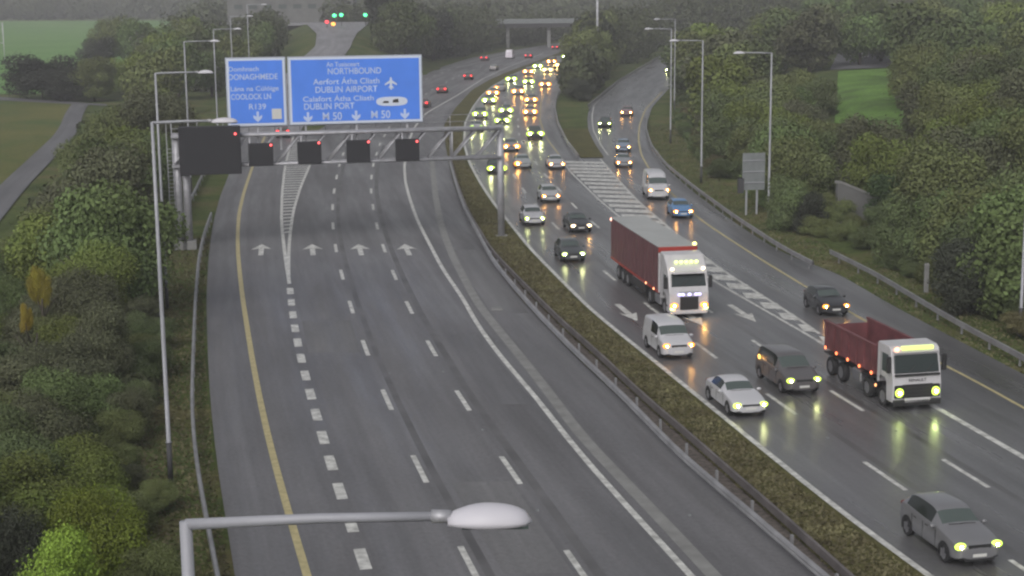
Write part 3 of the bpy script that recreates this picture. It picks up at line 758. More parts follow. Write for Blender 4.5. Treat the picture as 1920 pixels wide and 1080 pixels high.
# goal posts in the park
p = G(9, 112); q = at_Y(9, 42, p.y); r_ = empty('goal_post', (p.x, p.y, 0), label='pale green goal frame standing on the mown field at the left edge', cat='goal')
gh = q.z; MB().tube([(0, 0, 0), (0, 0, gh)], .14, 8).build('upright', MT['lamp'], r_, True); MB().tube([(-6.5, 0, 0), (-6.5, 0, gh)], .14, 8).build('upright', MT['lamp'], r_, True)
MB().tube([(-6.5, 0, gh*.45), (0, 0, gh*.45)], .12, 8).build('crossbar', MT['lamp'], r_, True)
# small things left on the road surface
for (x, y, s, lab) in [(932, 579, .5, 'pale flat drain cover in the emergency strip of the left carriageway')]:
    p = G(x, y); o = MB().box((0, 0, .012), (s*1.4, s*1.8, .024)).build('drain_cover', MT['drain'], bevel=.005)
    o.location = (p.x, p.y, .004); tag(o, lab, 'drain cover')

for x, y in ((905, 806), (1008, 957), (1293, 966), (932, 640), (1136, 637), (1206, 687), (1372, 862), (1680, 808), (1552, 821), (831, 697), (731, 700)):
    p = G(x, y); o = MB().box((0, 0, .012), (.13, .16, .03), taper=.7).build('road_stud', MT['signback']); o.location = (p.x, p.y, .006)
    tag(o, 'small pale road stud set in the surface', 'road stud', 'road studs')
# ------------------------------------------------------------------ cars
# station: (x, z_bottom, z_belt, z_top, half width low, half width belt, half width top); tags per interval: '' / 'ws' / 'roof' / 'rw' / 'cab'
KINDS = {
 'saloon': dict(L=4.6, st=[(0, .30, .56, .60, .62, .62, .50), (.10, .22, .66, .72, .80, .80, .64), (.55, .20, .80, .84, .88, .86, .66), (1.25, .20, .90, .96, .89, .86, .68), (1.45, .20, .92, 1.00, .89, .86, .70),
   (2.15, .20, .95, 1.36, .89, .86, .58), (2.45, .20, .95, 1.42, .89, .86, .58), (3.1, .20, .96, 1.41, .89, .86, .57), (3.45, .20, .97, 1.33, .88, .86, .57), (4.05, .22, .98, 1.05, .87, .84, .66), (4.45, .26, .92, 1.00, .82, .80, .62), (4.6, .34, .80, .86, .70, .68, .52)],
   tags=['', '', '', '', 'ws', 'roof', 'roof', 'roof', 'rw', '', '']),
 'hatch': dict(L=4.1, st=[(0, .30, .60, .64, .62, .62, .50), (.10, .22, .70, .76, .80, .80, .62), (.45, .20, .84, .88, .87, .84, .66), (1.0, .20, .94, 1.00, .88, .85, .68), (1.2, .20, .96, 1.05, .88, .85, .70),
   (1.9, .20, .98, 1.42, .88, .85, .60), (2.2, .20, .98, 1.48, .88, .85, .60), (3.1, .20, 1.0, 1.47, .88, .85, .60), (3.55, .20, 1.02, 1.40, .87, .84, .60), (3.95, .24, 1.0, 1.08, .84, .82, .66), (4.1, .34, .85, .92, .74, .72, .55)],
   tags=['', '', '', '', 'ws', 'roof', 'roof', 'roof', 'rw', '']),
 'suv': dict(L=4.6, st=[(0, .34, .72, .78, .66, .66, .52), (.12, .26, .84, .90, .84, .84, .66), (.5, .24, .96, 1.01, .92, .88, .70), (1.15, .24, 1.04, 1.12, .93, .89, .72), (1.35, .24, 1.06, 1.17, .93, .89, .73),
   (2.05, .24, 1.08, 1.58, .93, .89, .62), (2.4, .24, 1.08, 1.66, .93, .89, .63), (3.5, .24, 1.12, 1.64, .93, .88, .62), (4.0, .24, 1.16, 1.56, .92, .87, .62), (4.45, .28, 1.12, 1.2, .88, .85, .68), (4.6, .36, .95, 1.02, .78, .76, .6)],
   tags=['', '', '', '', 'ws', 'roof', 'roof', 'roof', 'rw', '']),
 'mpv': dict(L=4.8, st=[(0, .30, .70, .76, .64, .64, .50), (.12, .22, .82, .90, .84, .84, .64), (.5, .20, .96, 1.02, .91, .88, .70), (.9, .20, 1.04, 1.12, .93, .90, .74), (1.05, .20, 1.06, 1.18, .93, .90, .76),
   (1.95, .20, 1.08, 1.70, .93, .90, .70), (2.3, .20, 1.08, 1.78, .93, .90, .72), (4.0, .20, 1.1, 1.78, .93, .90, .72), (4.5, .22, 1.1, 1.68, .93, .89, .70), (4.7, .26, 1.08, 1.25, .90, .87, .74), (4.8, .34, .95, 1.02, .82, .8, .64)],
   tags=['', '', '', '', 'ws', 'roof', 'roof', 'roof', 'rw', '']),
 'small_van': dict(L=4.3, st=[(0, .30, .72, .78, .64, .64, .52), (.12, .22, .84, .92, .84, .84, .66), (.4, .20, .98, 1.04, .90, .88, .72), (.75, .20, 1.06, 1.14, .91, .89, .76), (.9, .20, 1.08, 1.20, .91, .89, .78),
   (1.55, .20, 1.10, 1.72, .91, .89, .74), (1.85, .20, 1.10, 1.82, .91, .89, .76), (2.5, .20, 1.10, 1.84, .91, .89, .78), (4.1, .20, 1.1, 1.82, .91, .89, .78), (4.25, .24, 1.1, 1.74, .90, .88, .76), (4.3, .34, 1.0, 1.1, .86, .84, .72)],
   tags=['', '', '', '', 'ws', 'roof', 'roof', 'panel', 'panel', 'panel']),
 'large_van': dict(L=5.6, st=[(0, .34, .86, .94, .74, .74, .60), (.12, .26, 1.0, 1.08, .94, .92, .74), (.4, .24, 1.14, 1.22, .99, .95, .80), (.65, .24, 1.22, 1.32, 1.0, .97, .84), (.8, .24, 1.25, 1.40, 1.0, .97, .86),
   (1.5, .24, 1.28, 2.05, 1.0, .97, .80), (2.0, .24, 1.28, 2.40, 1.0, .97, .82), (2.6, .24, 1.28, 2.48, 1.0, .97, .84), (5.3, .24, 1.28, 2.46, 1.0, .97, .84), (5.52, .28, 1.25, 2.38, .99, .96, .82), (5.6, .36, 1.1, 1.2, .95, .92, .8)],
   tags=['', '', '', '', 'ws', 'roof', 'roof', 'panel', 'panel', 'panel']),
}
def car_shell(kind):
    K = KINDS[kind]; st = K['st']; bm = bmesh.new(); rows = []; idx = {'': 0, 'ws': 1, 'side': 2, 'rw': 3, 'low': 4}
    for (x, zb, zl, ztp, wl, wb, wt) in st:
        zm = zb+(zl-zb)*.45
        half = [(0, zb), (wl*.8, zb), (wl, zb+.1), (wl*1.0, zm), (wb*1.0, zl-.05), (wb*.975, zl), (wt+(wb-wt)*.04, ztp-.045*(ztp-zl)-.02), (wt*.82, ztp), (0, ztp+.02)]
        ring = [(-x, y, z) for y, z in half]+[(-x, -y, z) for y, z in half[-2:0:-1]]
        rows.append([bm.verts.new(p) for p in ring])
    n = len(rows[0]); h = 8
    for i in range(len(rows)-1):
        tg = K['tags'][i]
        for k in range(n):
            f = bm.faces.new((rows[i][k], rows[i][(k+1) % n], rows[i+1][(k+1) % n], rows[i+1][k])); f.smooth = True
            kk = k if k < h else n-1-k
            mi = 0
            if kk <= 1: mi = 4
            if kk == 5 and tg == 'roof': mi = 2
            if kk >= 6 and tg == 'ws': mi = 1
            if kk >= 6 and tg == 'rw': mi = 3
            f.material_index = mi
    bm.faces.new(rows[0]).smooth = True; bm.faces.new(rows[-1][::-1]).smooth = True
    cl = bm.edges.layers.float.new('crease_edge')
    for i, r in enumerate(rows):
        for k in range(n):
            e = bm.edges.get((r[k], r[(k+1) % n]))
            if e and i in (0, len(rows)-1): e[cl] = .35
        if i < len(rows)-1:
            for k in (5, n-5, 6, n-6, 2, n-2):
                e = bm.edges.get((r[k], rows[i+1][k]))
                if e: e[cl] = .45
    bmesh.ops.recalc_face_normals(bm, faces=bm.faces)
    me = bpy.data.meshes.new('cage'); bm.to_mesh(me); bm.free()
    o = bpy.data.objects.new('cage', me); COL.objects.link(o)
    md_ = o.modifiers.new('s', 'SUBSURF'); md_.levels = 2; md_.render_levels = 2
    bpy.context.view_layer.update()
    me2 = bpy.data.meshes.new_from_object(o.evaluated_get(bpy.context.evaluated_depsgraph_get())); bpy.data.objects.remove(o)
    out = {}
    for nme, ids in (('body', (0,)), ('windscreen', (1,)), ('side_window', (2,)), ('rear_window', (3,)), ('sill', (4,))):
        b = bmesh.new(); b.from_mesh(me2)
        bmesh.ops.delete(b, geom=[f for f in b.faces if f.material_index not in ids], context='FACES')
        if not b.faces: b.free(); continue
        for f in b.faces: f.material_index = 0
        if nme == 'side_window':
            for sgn, key in ((1, 'side_window_a'), (-1, 'side_window_b')):
                b2 = b.copy(); bmesh.ops.delete(b2, geom=[f for f in b2.faces if f.calc_center_median().y*sgn < 0], context='FACES')
                m_ = bpy.data.meshes.new('side_window'); b2.to_mesh(m_); b2.free(); out[key] = m_
            b.free(); continue
        m_ = bpy.data.meshes.new(nme); b.to_mesh(m_); b.free(); out[nme] = m_
    return out
def wheel_mesh(r, w):
    t = MB(); n = 24; prof = [(r*.62, -w/2), (r*.93, -w/2), (r, -w*.35), (r, w*.35), (r*.93, w/2), (r*.62, w/2)]
    for k in range(n):
        a = 2*math.pi*k/n
        for q, y in prof: t.v.append((q*math.cos(a), y, q*math.sin(a)))
    m = len(prof)
    for k in range(n):
        for j in range(m): t.f.append((k*m+j, k*m+(j+1) % m, ((k+1) % n)*m+(j+1) % m, ((k+1) % n)*m+j))
    ri = MB(); ri.tube([(0, -w*.42, 0), (0, w*.42, 0)], r*.63, 20)
    for k in range(5):
        a = 2*math.pi*k/5
        for s in (-1, 1): ri.add(*(lambda b: (b.v, b.f))(MB().box((math.cos(a)*r*.33, s*w*.44, math.sin(a)*r*.33), (r*.5*abs(math.cos(a))+.05, .03, r*.5*abs(math.sin(a))+.05))))
    return t.mesh('tyre', True), ri.mesh('rim')
_proto = {}
def proto(kind):
    "mesh data of one kind of car, shared by all its copies"
    if kind in _proto: return _proto[kind]
    sh = car_shell(kind); K = KINDS[kind]; L = K['L']; st = K['st']; P = []
    for k, m in sh.items():
        nm = k.replace('_a', '').replace('_b', '') if k.startswith('side_window') else k
        mt = {'body': 'paint', 'sill': 'trim', 'side_window': 'sglass'}.get(nm, 'glass'); m.materials.append(MT[mt]); P.append((nm, m, (0, 0, 0), None))
    big = kind == 'large_van'; r = .36 if big else (.35 if kind == 'suv' else .32)
    tm, rm = wheel_mesh(r, .22); tm.materials.append(MT['tyre']); rm.materials.append(MT['rim'])
    wl = st[3][4]; arch = MB()
    n = 20
    for k in range(n+1):
        a = math.pi*(-.12+1.24*k/n)
        arch.v += [((r+.085)*math.cos(a), 0, (r+.085)*math.sin(a)), (0, 0, .0)]
    arch.f = [(2*k, 2*k+1, 2*k+3, 2*k+2) for k in range(n)]
    am = arch.mesh('wheel_arch'); am.materials.append(MT['trim'])
    for x in (-.86 if not big else -.95, -(L-.85 if not big else L-1.2)):
        for s in (-1, 1):
            P.append(('wheel', tm, (x, s*(wl-.085), r), ('rim', rm))); P.append(('wheel_arch', am, (x, s*(wl+.012), r), None))
    zh = (st[1][2]+.0); hw = st[1][4]
    sm = MB()
    for xd in ((-1.55, -2.55, -3.4) if kind not in ('small_van', 'large_van') else (-1.2, -2.35)):
        sm.box((xd, 0, 0), (.022, .012, (wl and st[4][2]-.42)))
    sme = sm.mesh('door_seam'); sme.materials.append(MT['trim'])
    hd = MB()
    for xd in ((-2.3, -3.2) if kind not in ('small_van', 'large_van') else (-2.1,)): hd.box((xd, 0, 0), (.2, .03, .035))
    hdm = hd.mesh('door_handle'); hdm.materials.append(MT['trim'])
    for s in (-1, 1):
        P.append(('door_seam', sme, (0, s*(wl-.004), (st[4][2]-.42)/2+.34), None)); P.append(('door_handle', hdm, (0, s*(st[4][5]+.004), st[4][2]-.16), None))
    wpm = MB().tube([(0, .5, 0), (.03, -.05, .03)], .012, 5).mesh('wiper'); wpm.materials.append(MT['trim'])
    P.append(('wiper', wpm, (-st[4][0]+.02, 0, st[4][3]+.03), None)); P.append(('wiper', wpm, (-st[4][0]+.02, -.5, st[4][3]+.03), None))
    bb_ = ellipsoid((.085, 0, 0), (.035, .05, .045), 8, 6).mesh('bulb', True); bb_.materials.append(MT['bulb'])
    hl = ellipsoid((0, 0, 0), (.10, .22, .12), 16, 10).mesh('headlight', True); hl.materials.append(MT['lightc'])
    for s in (-1, 1): P.append(('headlight', hl, (-.12, s*(hw-.15), zh-.03), ('bulb', bb_)))
    tl = ellipsoid((0, 0, 0), (.06, .16, .11), 12, 8).mesh('tail_light', True); tl.materials.append(MT['lights'])
    tu = ellipsoid((0, 0, 0), (.06, .12, .08), 12, 8).mesh('tail_light', True); tu.materials.append(MT['unlit'])
    for s in (-1, 1): P.append(('tail_light', (tl, tu), (-L+.08, s*(st[-2][4]-.16), st[-2][2]-.08), None))
    g = MB().box((0, 0, 0), (.05, .86, .15)).mesh('grille'); g.materials.append(MT['trim']); P.append(('grille', g, (-.03, 0, zh-.06), None))
    g2 = MB().box((0, 0, 0), (.05, 1.15, .14)).mesh('lower_grille'); g2.materials.append(MT['trim']); P.append(('lower_grille', g2, (-.035, 0, .34), None))
    pm = MB().box((0, 0, 0), (.03, .52, .11)).mesh('number_plate'); pm.materials.append(MT['plate']); P.append(('number_plate', pm, (.0, 0, .48), None)); P.append(('number_plate', pm, (-L-.0, 0, .62), None))
    mm = MB(); mm.add(*(lambda e: (e.v, e.f))(ellipsoid((0, 0, 0), (.07, .12, .08), 10, 6))); mm = mm.mesh('mirror', True); mm.materials.append(MT['paint'])
    xw = -st[4][0]-.25
    for s in (-1, 1): P.append(('mirror', mm, (xw, s*(st[4][5]+.12), st[4][2]+.05), None))
    _proto[kind] = P; return P
def make_car(kind, name, pos, rz, color, label, cat, lamp=YG, on='head', group=None, lk=1.0, near=True, left=True):
    r = empty(name, pos, rz, label=label, cat=cat, group=group)
    for nm, me, loc, sub in proto(kind):
        if not near and nm in ('mirror', 'lower_grille', 'wheel_arch', 'door_seam', 'door_handle', 'wiper', 'number_plate'): continue
        if nm == 'tail_light': me = me[0] if on == 'tail' else me[1]
        o = bpy.data.objects.new(nm, me); COL.objects.link(o); o.parent = r; o.location = loc
        if nm in ('body', 'mirror'): o.color = (*color, 1)
        if nm == 'headlight':
            if on == 'head' or on == ('l' if loc[1] > 0 else 'r'):
                o.color = (*lamp, 1); o.scale = (1, lk, lk*1.15)  # lens enlarged by lk, its shape stands in for the lamp glow
                q = bpy.data.objects.new('bulb', sub[1]); COL.objects.link(q); q.parent = o; q.color = (1, 1, .45, 1) if lamp[1] > lamp[0] else (1, .50, .13, 1)
            else: o.color = (.05, .05, .05, 1); o.scale = (1, .8, .8)
            continue
        if nm == 'tail_light':
            o.color = (*RED, 1)
            if on == 'tail': o.scale = (1.5, lk, lk)
        if sub and near:
            q = bpy.data.objects.new(sub[0], sub[1]); COL.objects.link(q); q.parent = o
    return r
def heading(line, Y, sign): s = float(line.slope(Y)); return math.atan2(sign*1.0, sign*s)
def car(kind, hx, hy, color, label, line=R1, lamp=YG, lk=1.0, on='head', cat='car', name='car', sep=None, group='oncoming traffic', near=None, z=None):
    "hx, hy: midpoint of the lamps in the photo"
    rec = on == 'tail'
    zz = z if z is not None else 0
    hz = (KINDS[kind]['st'][1][2]-.03) if not rec else KINDS[kind]['st'][-2][2]-.08
    p = G(hx, hy, hz+zz); a = heading(line, p.y, 1 if rec else -1)
    L = KINDS[kind]['L']
    if rec: p = Vector((p.x+math.cos(a)*L, p.y+math.sin(a)*L, 0))
    nr = p.y < 170 if near is None else near
    return make_car(kind, name, (p.x, p.y, zz+.01), a, color, label, cat, lamp, on, group, lk, nr)

SIL = (.30, .31, .34); DK = (.035, .037, .042); WHT = (.50, .50, .53); BLU = (.10, .22, .42); GRY = (.13, .14, .15)
car('suv', 1838, 1025, (.165, .166, .178), 'silver grey estate car nearest the camera, lower right corner', R1)
car('saloon', 1409, 761, WHT, 'white coupe in the inner lane beside the grass strip', R1)
car('mpv', 1509, 714, (.10, .095, .10), 'dark people carrier with a small amber side lamp, left of the tipper lorry', R1)
car('small_van', 1274, 649, WHT, 'small white van with amber headlamps in front of the red curtain lorry', R1, AM, cat='van', name='van')
car('hatch', 1569, 575, DK, 'dark hatchback right behind the red tipper lorry', yellR, AM)
car('hatch', 1076, 477, (.06, .065, .07), 'dark grey hatchback to the left of the curtain lorry tail', R1, (.75, 1, .3))
car('hatch', 1003, 410, WHT, 'white hatchback just right of the gantry leg', R1)
car('saloon', 1090.5, 424, DK, 'dark saloon with pinkish lamps behind the dark grey hatchback', R1, (1, .75, .45), 1.05)
car('hatch', 1033.5, 368, (.40, .41, .43), 'silver hatchback with amber lamps ahead of the white hatchback', R1, AM, 1.1)
car('large_van', 1236, 357, WHT, 'tall white panel van on the joining slip road', yellR, AM, 1.1, cat='van', name='van')
car('hatch', 1282, 397, BLU, 'light blue hatchback in front of the tall white van', yellR, AM, 1.1)
car('saloon', 1170.5, 305, (.25, .26, .28), 'grey car on the slip road just behind the white panel van', yellR, AM, 1.15)
car('hatch', 1169, 276, (.2, .25, .33), 'bluish car on the slip road, third in line from the panel van', yellR, AM, 1.15)
car('saloon', 1174.5, 211, (.22, .13, .14), 'reddish car with orange lamps coming down the slip road', yellR, AM, 1.3)
car('saloon', 1133.5, 232, DK, 'dark car with green white lamps on the inner side of the slip road', yellR, YG, 1.25)
car('hatch', 1255, 131, GRY, 'farthest car on the slip road, partly behind a lamp post', yellR, YG, 1.4)
car('saloon', 1044.5, 308, (.38, .38, .41), 'silver saloon beside the start of the hatched area', R2, AM, 1.2)
far = [
 (982, 307, (.3, .32, .33), 'grey saloon to the left of the silver saloon at the hatched area', R1, AM, 'r'),
 (932, 316, DK, 'dark car half hidden by the gantry leg, lamps either side of it', RL, YG, 'head'),
 (959, 275, (.2, .2, .22), 'car with amber lamps just above the right end of the gantry', R1, AM, 'head'),
 (1004, 251, DK, 'dark car with green lamps in the outer lane above the silver saloon', R2, YG, 'head'),
 (941.5, 226, DK, 'dark car with green lamps, middle lane, behind the amber lamped car', R1, YG, 'head'),
 (894, 240, (.4, .4, .42), 'car whose one lamp flares brightest beside the central strip', RL, (.6, 1, .04), 'head'),
 (900, 214, (.2, .2, .2), 'inner lane car just behind the brightest flaring one', RL, YG, 'head'),
 (948.5, 207, GRY, 'green lamped car in the middle lane, level with an amber lamped one', R1, YG, 'head'),
 (994, 210, (.3, .28, .28), 'amber lamped car in the outer lane, large pair of orange lamps', R2, AM, 'head'),
 (995.5, 187, (.2, .2, .2), 'amber lamped car, next one up the outer lane from the large orange pair', R2, AM, 'head'),
 (917, 188, (.2, .2, .22), 'inner lane car with green lamps touching an amber pair behind it', RL, YG, 'head'),
 (924, 174, (.3, .3, .3), 'inner lane car with a bright amber pair above a green pair', RL, AM, 'head'),
 (937, 165, (.3, .3, .3), 'inner lane car with only one amber lamp showing over the roof ahead', RL, AM, 'r'),
 (971, 171, (.25, .25, .25), 'middle lane car with an amber pair set slightly apart', R1, AM, 'head'),
 (958.5, 148, GRY, 'bright green lamped car at the left of a close row of three', RL, YG, 'head'),
 (991, 153, GRY, 'green lamped car in the centre of a close row of three', R1, YG, 'head'),
 (1022, 158, (.2, .18, .18), 'orange lamped car at the right of a close row of three', R2, AM, 'head'),
 (990.5, 134, (.25, .25, .25), 'amber lamped car in the bend ahead of the row of three', R1, AM, 'head'),
 (1008, 124, (.3, .3, .3), 'pale green lamped car in the bend, inner side', R1, YG, 'head'),
 (1026.5, 131, (.3, .3, .3), 'pale yellow lamped car in the bend, outer side', R2, (1, .85, .3), 'head'),
 (1034, 115, (.25, .22, .2), 'orange lamped car near the head of the far queue', R1, AM, 'head'),
 (1049.5, 122, (.25, .22, .2), 'faint yellow lamped car next to the island tree', R2, (1, .8, .3), 'head'),
 (1061.5, 106, (.25, .22, .2), 'last green lamped car before the road passes under the bridge', R2, YG, 'head'),
]
ks = ['saloon', 'hatch', 'hatch', 'suv', 'saloon', 'hatch', 'mpv']
for i, (x, y, c, lab, ln, lp, on) in enumerate(far):
    car(ks[i % 7], x, y, c, lab, ln, lp, 2.0+.8*min(1, max(0, (300-y)/160)), on, group='oncoming traffic')
for kind, x, y, c, lab, ln, nm in [
    ('saloon', 827.5, 167, (.12, .03, .03), 'receding car with red tail lamps just right of the blue sign', line4, 'car'),
    ('hatch', 877, 142, DK, 'dark receding car with a clear pair of red tail lamps', line4, 'car'),
    ('saloon', 792, 193, (.1, .03, .03), 'receding car mostly hidden by the right edge of the blue sign', edge5, 'car'),
    ('hatch', 907, 108, (.12, .04, .06), 'receding car with dim crimson lamps near the tree line', line3, 'car'),
    ('saloon', 990, 104, (.12, .04, .05), 'receding car with crimson lamps under the near edge of the bridge', line4, 'car'),
    ('saloon', 1040, 88, (.08, .03, .03), 'receding dark red car in the shade under the bridge', line4, 'car'),
    ('hatch', 1064, 81, (.08, .03, .03), 'farthest receding car, beyond the bridge piers', edge5, 'car')]:
    car(kind, x, y, c, lab, ln, RED, 1.5, 'tail', name=nm, group='receding traffic')
p = G(530, 247, .9); a = heading(thick, p.y, 1)
make_car('hatch', 'car', (p.x+math.cos(a)*4.1, p.y+math.sin(a)*4.1, .01), a, (.1, .02, .02), 'car with pale red tail lamps seen through the gantry under the blue sign', 'car', RED, 'tail', 'receding traffic', 1.6, False)
for kind, x, y, c, lab in [('large_van', 954, 106, (.75, .7, .78), 'white van driving away before the bridge'), ('hatch', 924, 127, (.35, .33, .34), 'pale grey car driving away in the far bend')]:
    p = G(x, y, .7); a = heading(line4, p.y, 1); L = KINDS[kind]['L']
    make_car(kind, 'van' if 'van' in kind else 'car', (p.x+math.cos(a)*L, p.y+math.sin(a)*L, .01), a, c, lab, 'van' if 'van' in kind else 'car', RED, 'off', 'receding traffic', 1, False)
for x, y, c, lab in [(1604, 96, (.45, .45, .5), 'pale car parked at the left end above the lawn'), (1626, 108, (.5, .5, .48), 'silver car parked beside the lawn, nearer one'), (1636, 96, (.4, .25, .3), 'pinkish grey car parked behind the silver one')]:
    p = Gt(x, y+3); make_car('hatch', 'parked_car', (p.x, p.y, p.z+.15), .2, c, lab, 'car', YG, 'off', 'cars parked beyond the right bank trees', 1, False)
mp = [o for o in bpy.data.objects if o.get('label', '').startswith('dark people carrier')][0]
ellipsoid((-4.0, -.93, 1.15), (.16, .05, .13)).build('side_lamp', MT['lightc'], mp, True, (1, .55, .12))

# ------------------------------------------------------------------ lorries (origin under the middle of the front bumper, forward = +x)
def lorry_wheels(root, xs, track, r, dual=()):
    tm, rm = wheel_mesh(r, .32); tm.materials.append(MT['tyre']); rm.materials.append(MT['rim'])
    for x in xs:
        for s in (-1, 1):
            o = bpy.data.objects.new('wheel', tm); COL.objects.link(o); o.parent = root; o.location = (x, s*track, r)
            q = bpy.data.objects.new('rim', rm); COL.objects.link(q); q.parent = o
def lamp_row(root, pts, r, mat, color, name='marker_lamp'):
    for p in pts: ellipsoid(p, r, 10, 6).build(name, MT[mat], root, True, color)

p = G(1292, 571, .85); a = heading(R1, p.y, -1)
art = empty('articulated_lorry', (p.x, p.y, 0), a, label='articulated lorry with red curtain sides, grey roof and white cab', cat='lorry', group='lorries')
W2 = 1.25
cab = MB()
prof = [(0, .35), (.03, 1.0), (0, 1.55), (-.12, 1.95), (-.42, 2.75), (-.50, 2.95), (-.62, 3.10), (-1.35, 3.75), (-2.25, 3.85), (-2.3, .9), (-1.95, .9), (-1.9, 1.15), (-1.65, 1.4), (-1.05, 1.4), (-.8, 1.15), (-.75, .35)]
cab.prism(prof, -W2, W2); cab.build('cab', MT['cabw'], art, bevel=.07)
ws = MB()
def ypl(x1, z1, x2, z2, w1, w2, t=.03):
    return MB().add([(x1+t, -w1, z1), (x1+t, w1, z1), (x2+t, w2, z2), (x2+t, -w2, z2), (x1-.2, -w1, z1), (x1-.2, w1, z1), (x2-.2, w2, z2), (x2-.2, -w2, z2)], [(0, 1, 2, 3), (7, 6, 5, 4), (0, 4, 5, 1), (1, 5, 6, 2), (2, 6, 7, 3), (3, 7, 4, 0)])
ypl(-.12, 1.95, -.42, 2.72, 1.12, 1.08).build('windscreen', MT['tglass'], art, bevel=.05)
MB().box((.0, 0, 3.0), (.75, 2.0, .12), taper=.95).build('sun_visor', MT['cabw'], art).location = (-.33, 0, -.16)
for s in (-1, 1):
    MB().add([(-.55, s*1.256, 1.75), (-1.35, s*1.256, 1.75), (-1.35, s*1.256, 2.6), (-.72, s*1.256, 2.6)], [(0, 1, 2, 3)]).build('side_window', MT['glass'], art)
    MB().box((-.3, s*1.42, 2.2), (.2, .2, .75)).build('mirror', MT['trim'], art, bevel=.04)
MB().box((.03, 0, .95), (.08, 1.15, .80)).build('grille', MT['trim'], art)
MB().box((.03, 0, .40), (.12, 2.3, .22)).build('bumper', MT['cabw'], art, bevel=.03)
MB().box((.05, 0, 1.62), (.06, 1.3, .14)).build('front_band', MT['roofg'], art)
for s in (-1, 1): ellipsoid((.06, s*.95, .82), (.08, .26, .17)).build('headlight', MT['lightc'], art, True, AM)
for s in (-1, 1): ellipsoid((.15, s*.95, .82), (.03, .07, .06)).build('headlamp_bulb', MT['bulb'], art, True, (1, .5, .13))
for s in (-1, 1): ellipsoid((.05, s*1.05, .62), (.06, .16, .09)).build('fog_lamp', MT['lights'], art, True, (.8, 1, .3))
lamp_row(art, [(.1, y, 1.50) for y in (-.62, -.42, 0, .42, .62)], (.06, .13, .09), 'lights', (.42, .38, .7), 'day_lamp')
lamp_row(art, [(-.72, y, 3.38) for y in (-.64, -.32, 0, .32, .64)], (.09, .13, .11), 'lights', (.5, .6, .2), 'roof_lamp')
lamp_row(art, [(-.36, s*.98, 3.02) for s in (-1, 1)], (.08, .12, .1), 'lights', (1, .85, .6))
for rt_, zz in ((art, 1.0), (tip, 1.05)) if 'tip' in globals() else ((art, 1.0),):
    for s in (-1, 1):
        MB().box((-1.42, s*1.253, 1.95), (.025, .012, 1.5)).build('door_seam', MT['trim'], rt_); MB().box((-.55, s*1.25, .75), (.3, .06, .08)).build('step', MT['trim'], rt_)
    for y in (-.45, .45): MB().tube([(-.1, y, 2.0), (-.24, y+.4, 2.36)], .02, 5).build('wiper', MT['trim'], rt_)
MB().box((-2.2, 0, .75), (4.0, 1.6, .5)).build('chassis', MT['steel'], art)
for s in (-1, 1): MB().box((-3.0, s*1.0, .7), (1.3, .45, .6)).build('fuel_tank', MT['rim'], art, bevel=.08)
TL = 13.2; T0 = -2.75
MB().box((T0-TL/2, 0, 4.02), (TL, 2.5, .06)).build('trailer_roof', MT['roofg'], art)
MB().box((T0-TL/2, 0, 2.62), (TL, 2.46, 2.76)).build('curtain_side', MT['cloth'], art)
MB().box((T0-TL/2, 0, 1.18), (TL, 2.5, .16)).build('trailer_frame', MT['redb'], art)
MB().box((T0+.03, 0, 3.86), (.10, 2.5, .3)).build('headboard', MT['redb'], art)
MB().box((T0+.03, 0, 2.4), (.08, 2.48, 2.5)).build('front_panel', MT['cabw'], art)
MB().box((T0-TL/2, 0, .85), (TL-1.2, 1.1, .5)).build('trailer_chassis', MT['steel'], art)
for s in (-1, 1):
    MB().box((T0-5.2, s*1.2, .75), (3.6, .05, .5)).build('side_guard', MT['steel'], art)
    cu = MB()
    for k in range(14): cu.box((T0-.6-k*.93, s*1.245, 2.6), (.05, .03, 2.7))
    cu.build('curtain_strap', MT['cloth'], art)
lorry_wheels(art, [-1.35, -4.9, T0-8.3, T0-9.65, T0-11.0], 1.05, .5)
lamp_row(art, [(T0-.2, 1.15, 4.12)], (.12, .14, .12), 'lights', (.95, .85, .25))
lamp_row(art, [(T0-TL+.1, -1.2, 3.9)], (.12, .12, .14), 'lights', (1, .5, .38))
lamp_row(art, [(T0-1.0, -1.27, 1.2), (T0-3.0, -1.27, 1.2)], (.1, .04, .08), 'lights', (1, .4, .2))

p = G(1719, 734, .95); a = heading(R2, p.y, -1)
tip = empty('tipper_lorry', (p.x, p.y, 0), a, label='tipper lorry with empty red body and white cab, lower right', cat='lorry', group='lorries')
prof = [(0, .45), (.03, 1.25), (-.05, 1.75), (-.28, 2.75), (-.35, 3.0), (-.55, 3.12), (-1.7, 3.15), (-1.8, 3.0), (-1.8, 1.1), (-1.7, 1.1), (-1.65, 1.3), (-1.45, 1.5), (-.95, 1.5), (-.75, 1.3), (-.7, .45)]
MB().prism(prof, -W2, W2).build('cab', MT['cabw'], tip, bevel=.06)
ypl(-.07, 1.85, -.26, 2.72, 1.16, 1.13).build('windscreen', MT['tglass'], tip, bevel=.05)
for s in (-1, 1):
    MB().add([(-.4, s*1.256, 1.8), (-1.25, s*1.256, 1.8), (-1.25, s*1.256, 2.7), (-.55, s*1.256, 2.7)], [(0, 1, 2, 3)]).build('side_window', MT['glass'], tip)
    MB().box((-.15, s*1.43, 2.3), (.2, .2, .8)).build('mirror', MT['trim'], tip, bevel=.04)
MB().box((.05, 0, 1.0), (.1, 1.5, .66)).build('grille', MT['trim'], tip)
for z in (.82, 1.0, 1.18): MB().box((.105, 0, z), (.02, 1.3, .03)).build('grille_bar', MT['steel'], tip)
MB().box((.05, 0, .56), (.12, 1.35, .24)).build('bumper', MT['cabw'], tip, bevel=.03)
MB().box((.0, 0, .44), (.22, 2.44, .3)).build('lower_bumper', MT['trim'], tip, bevel=.03)
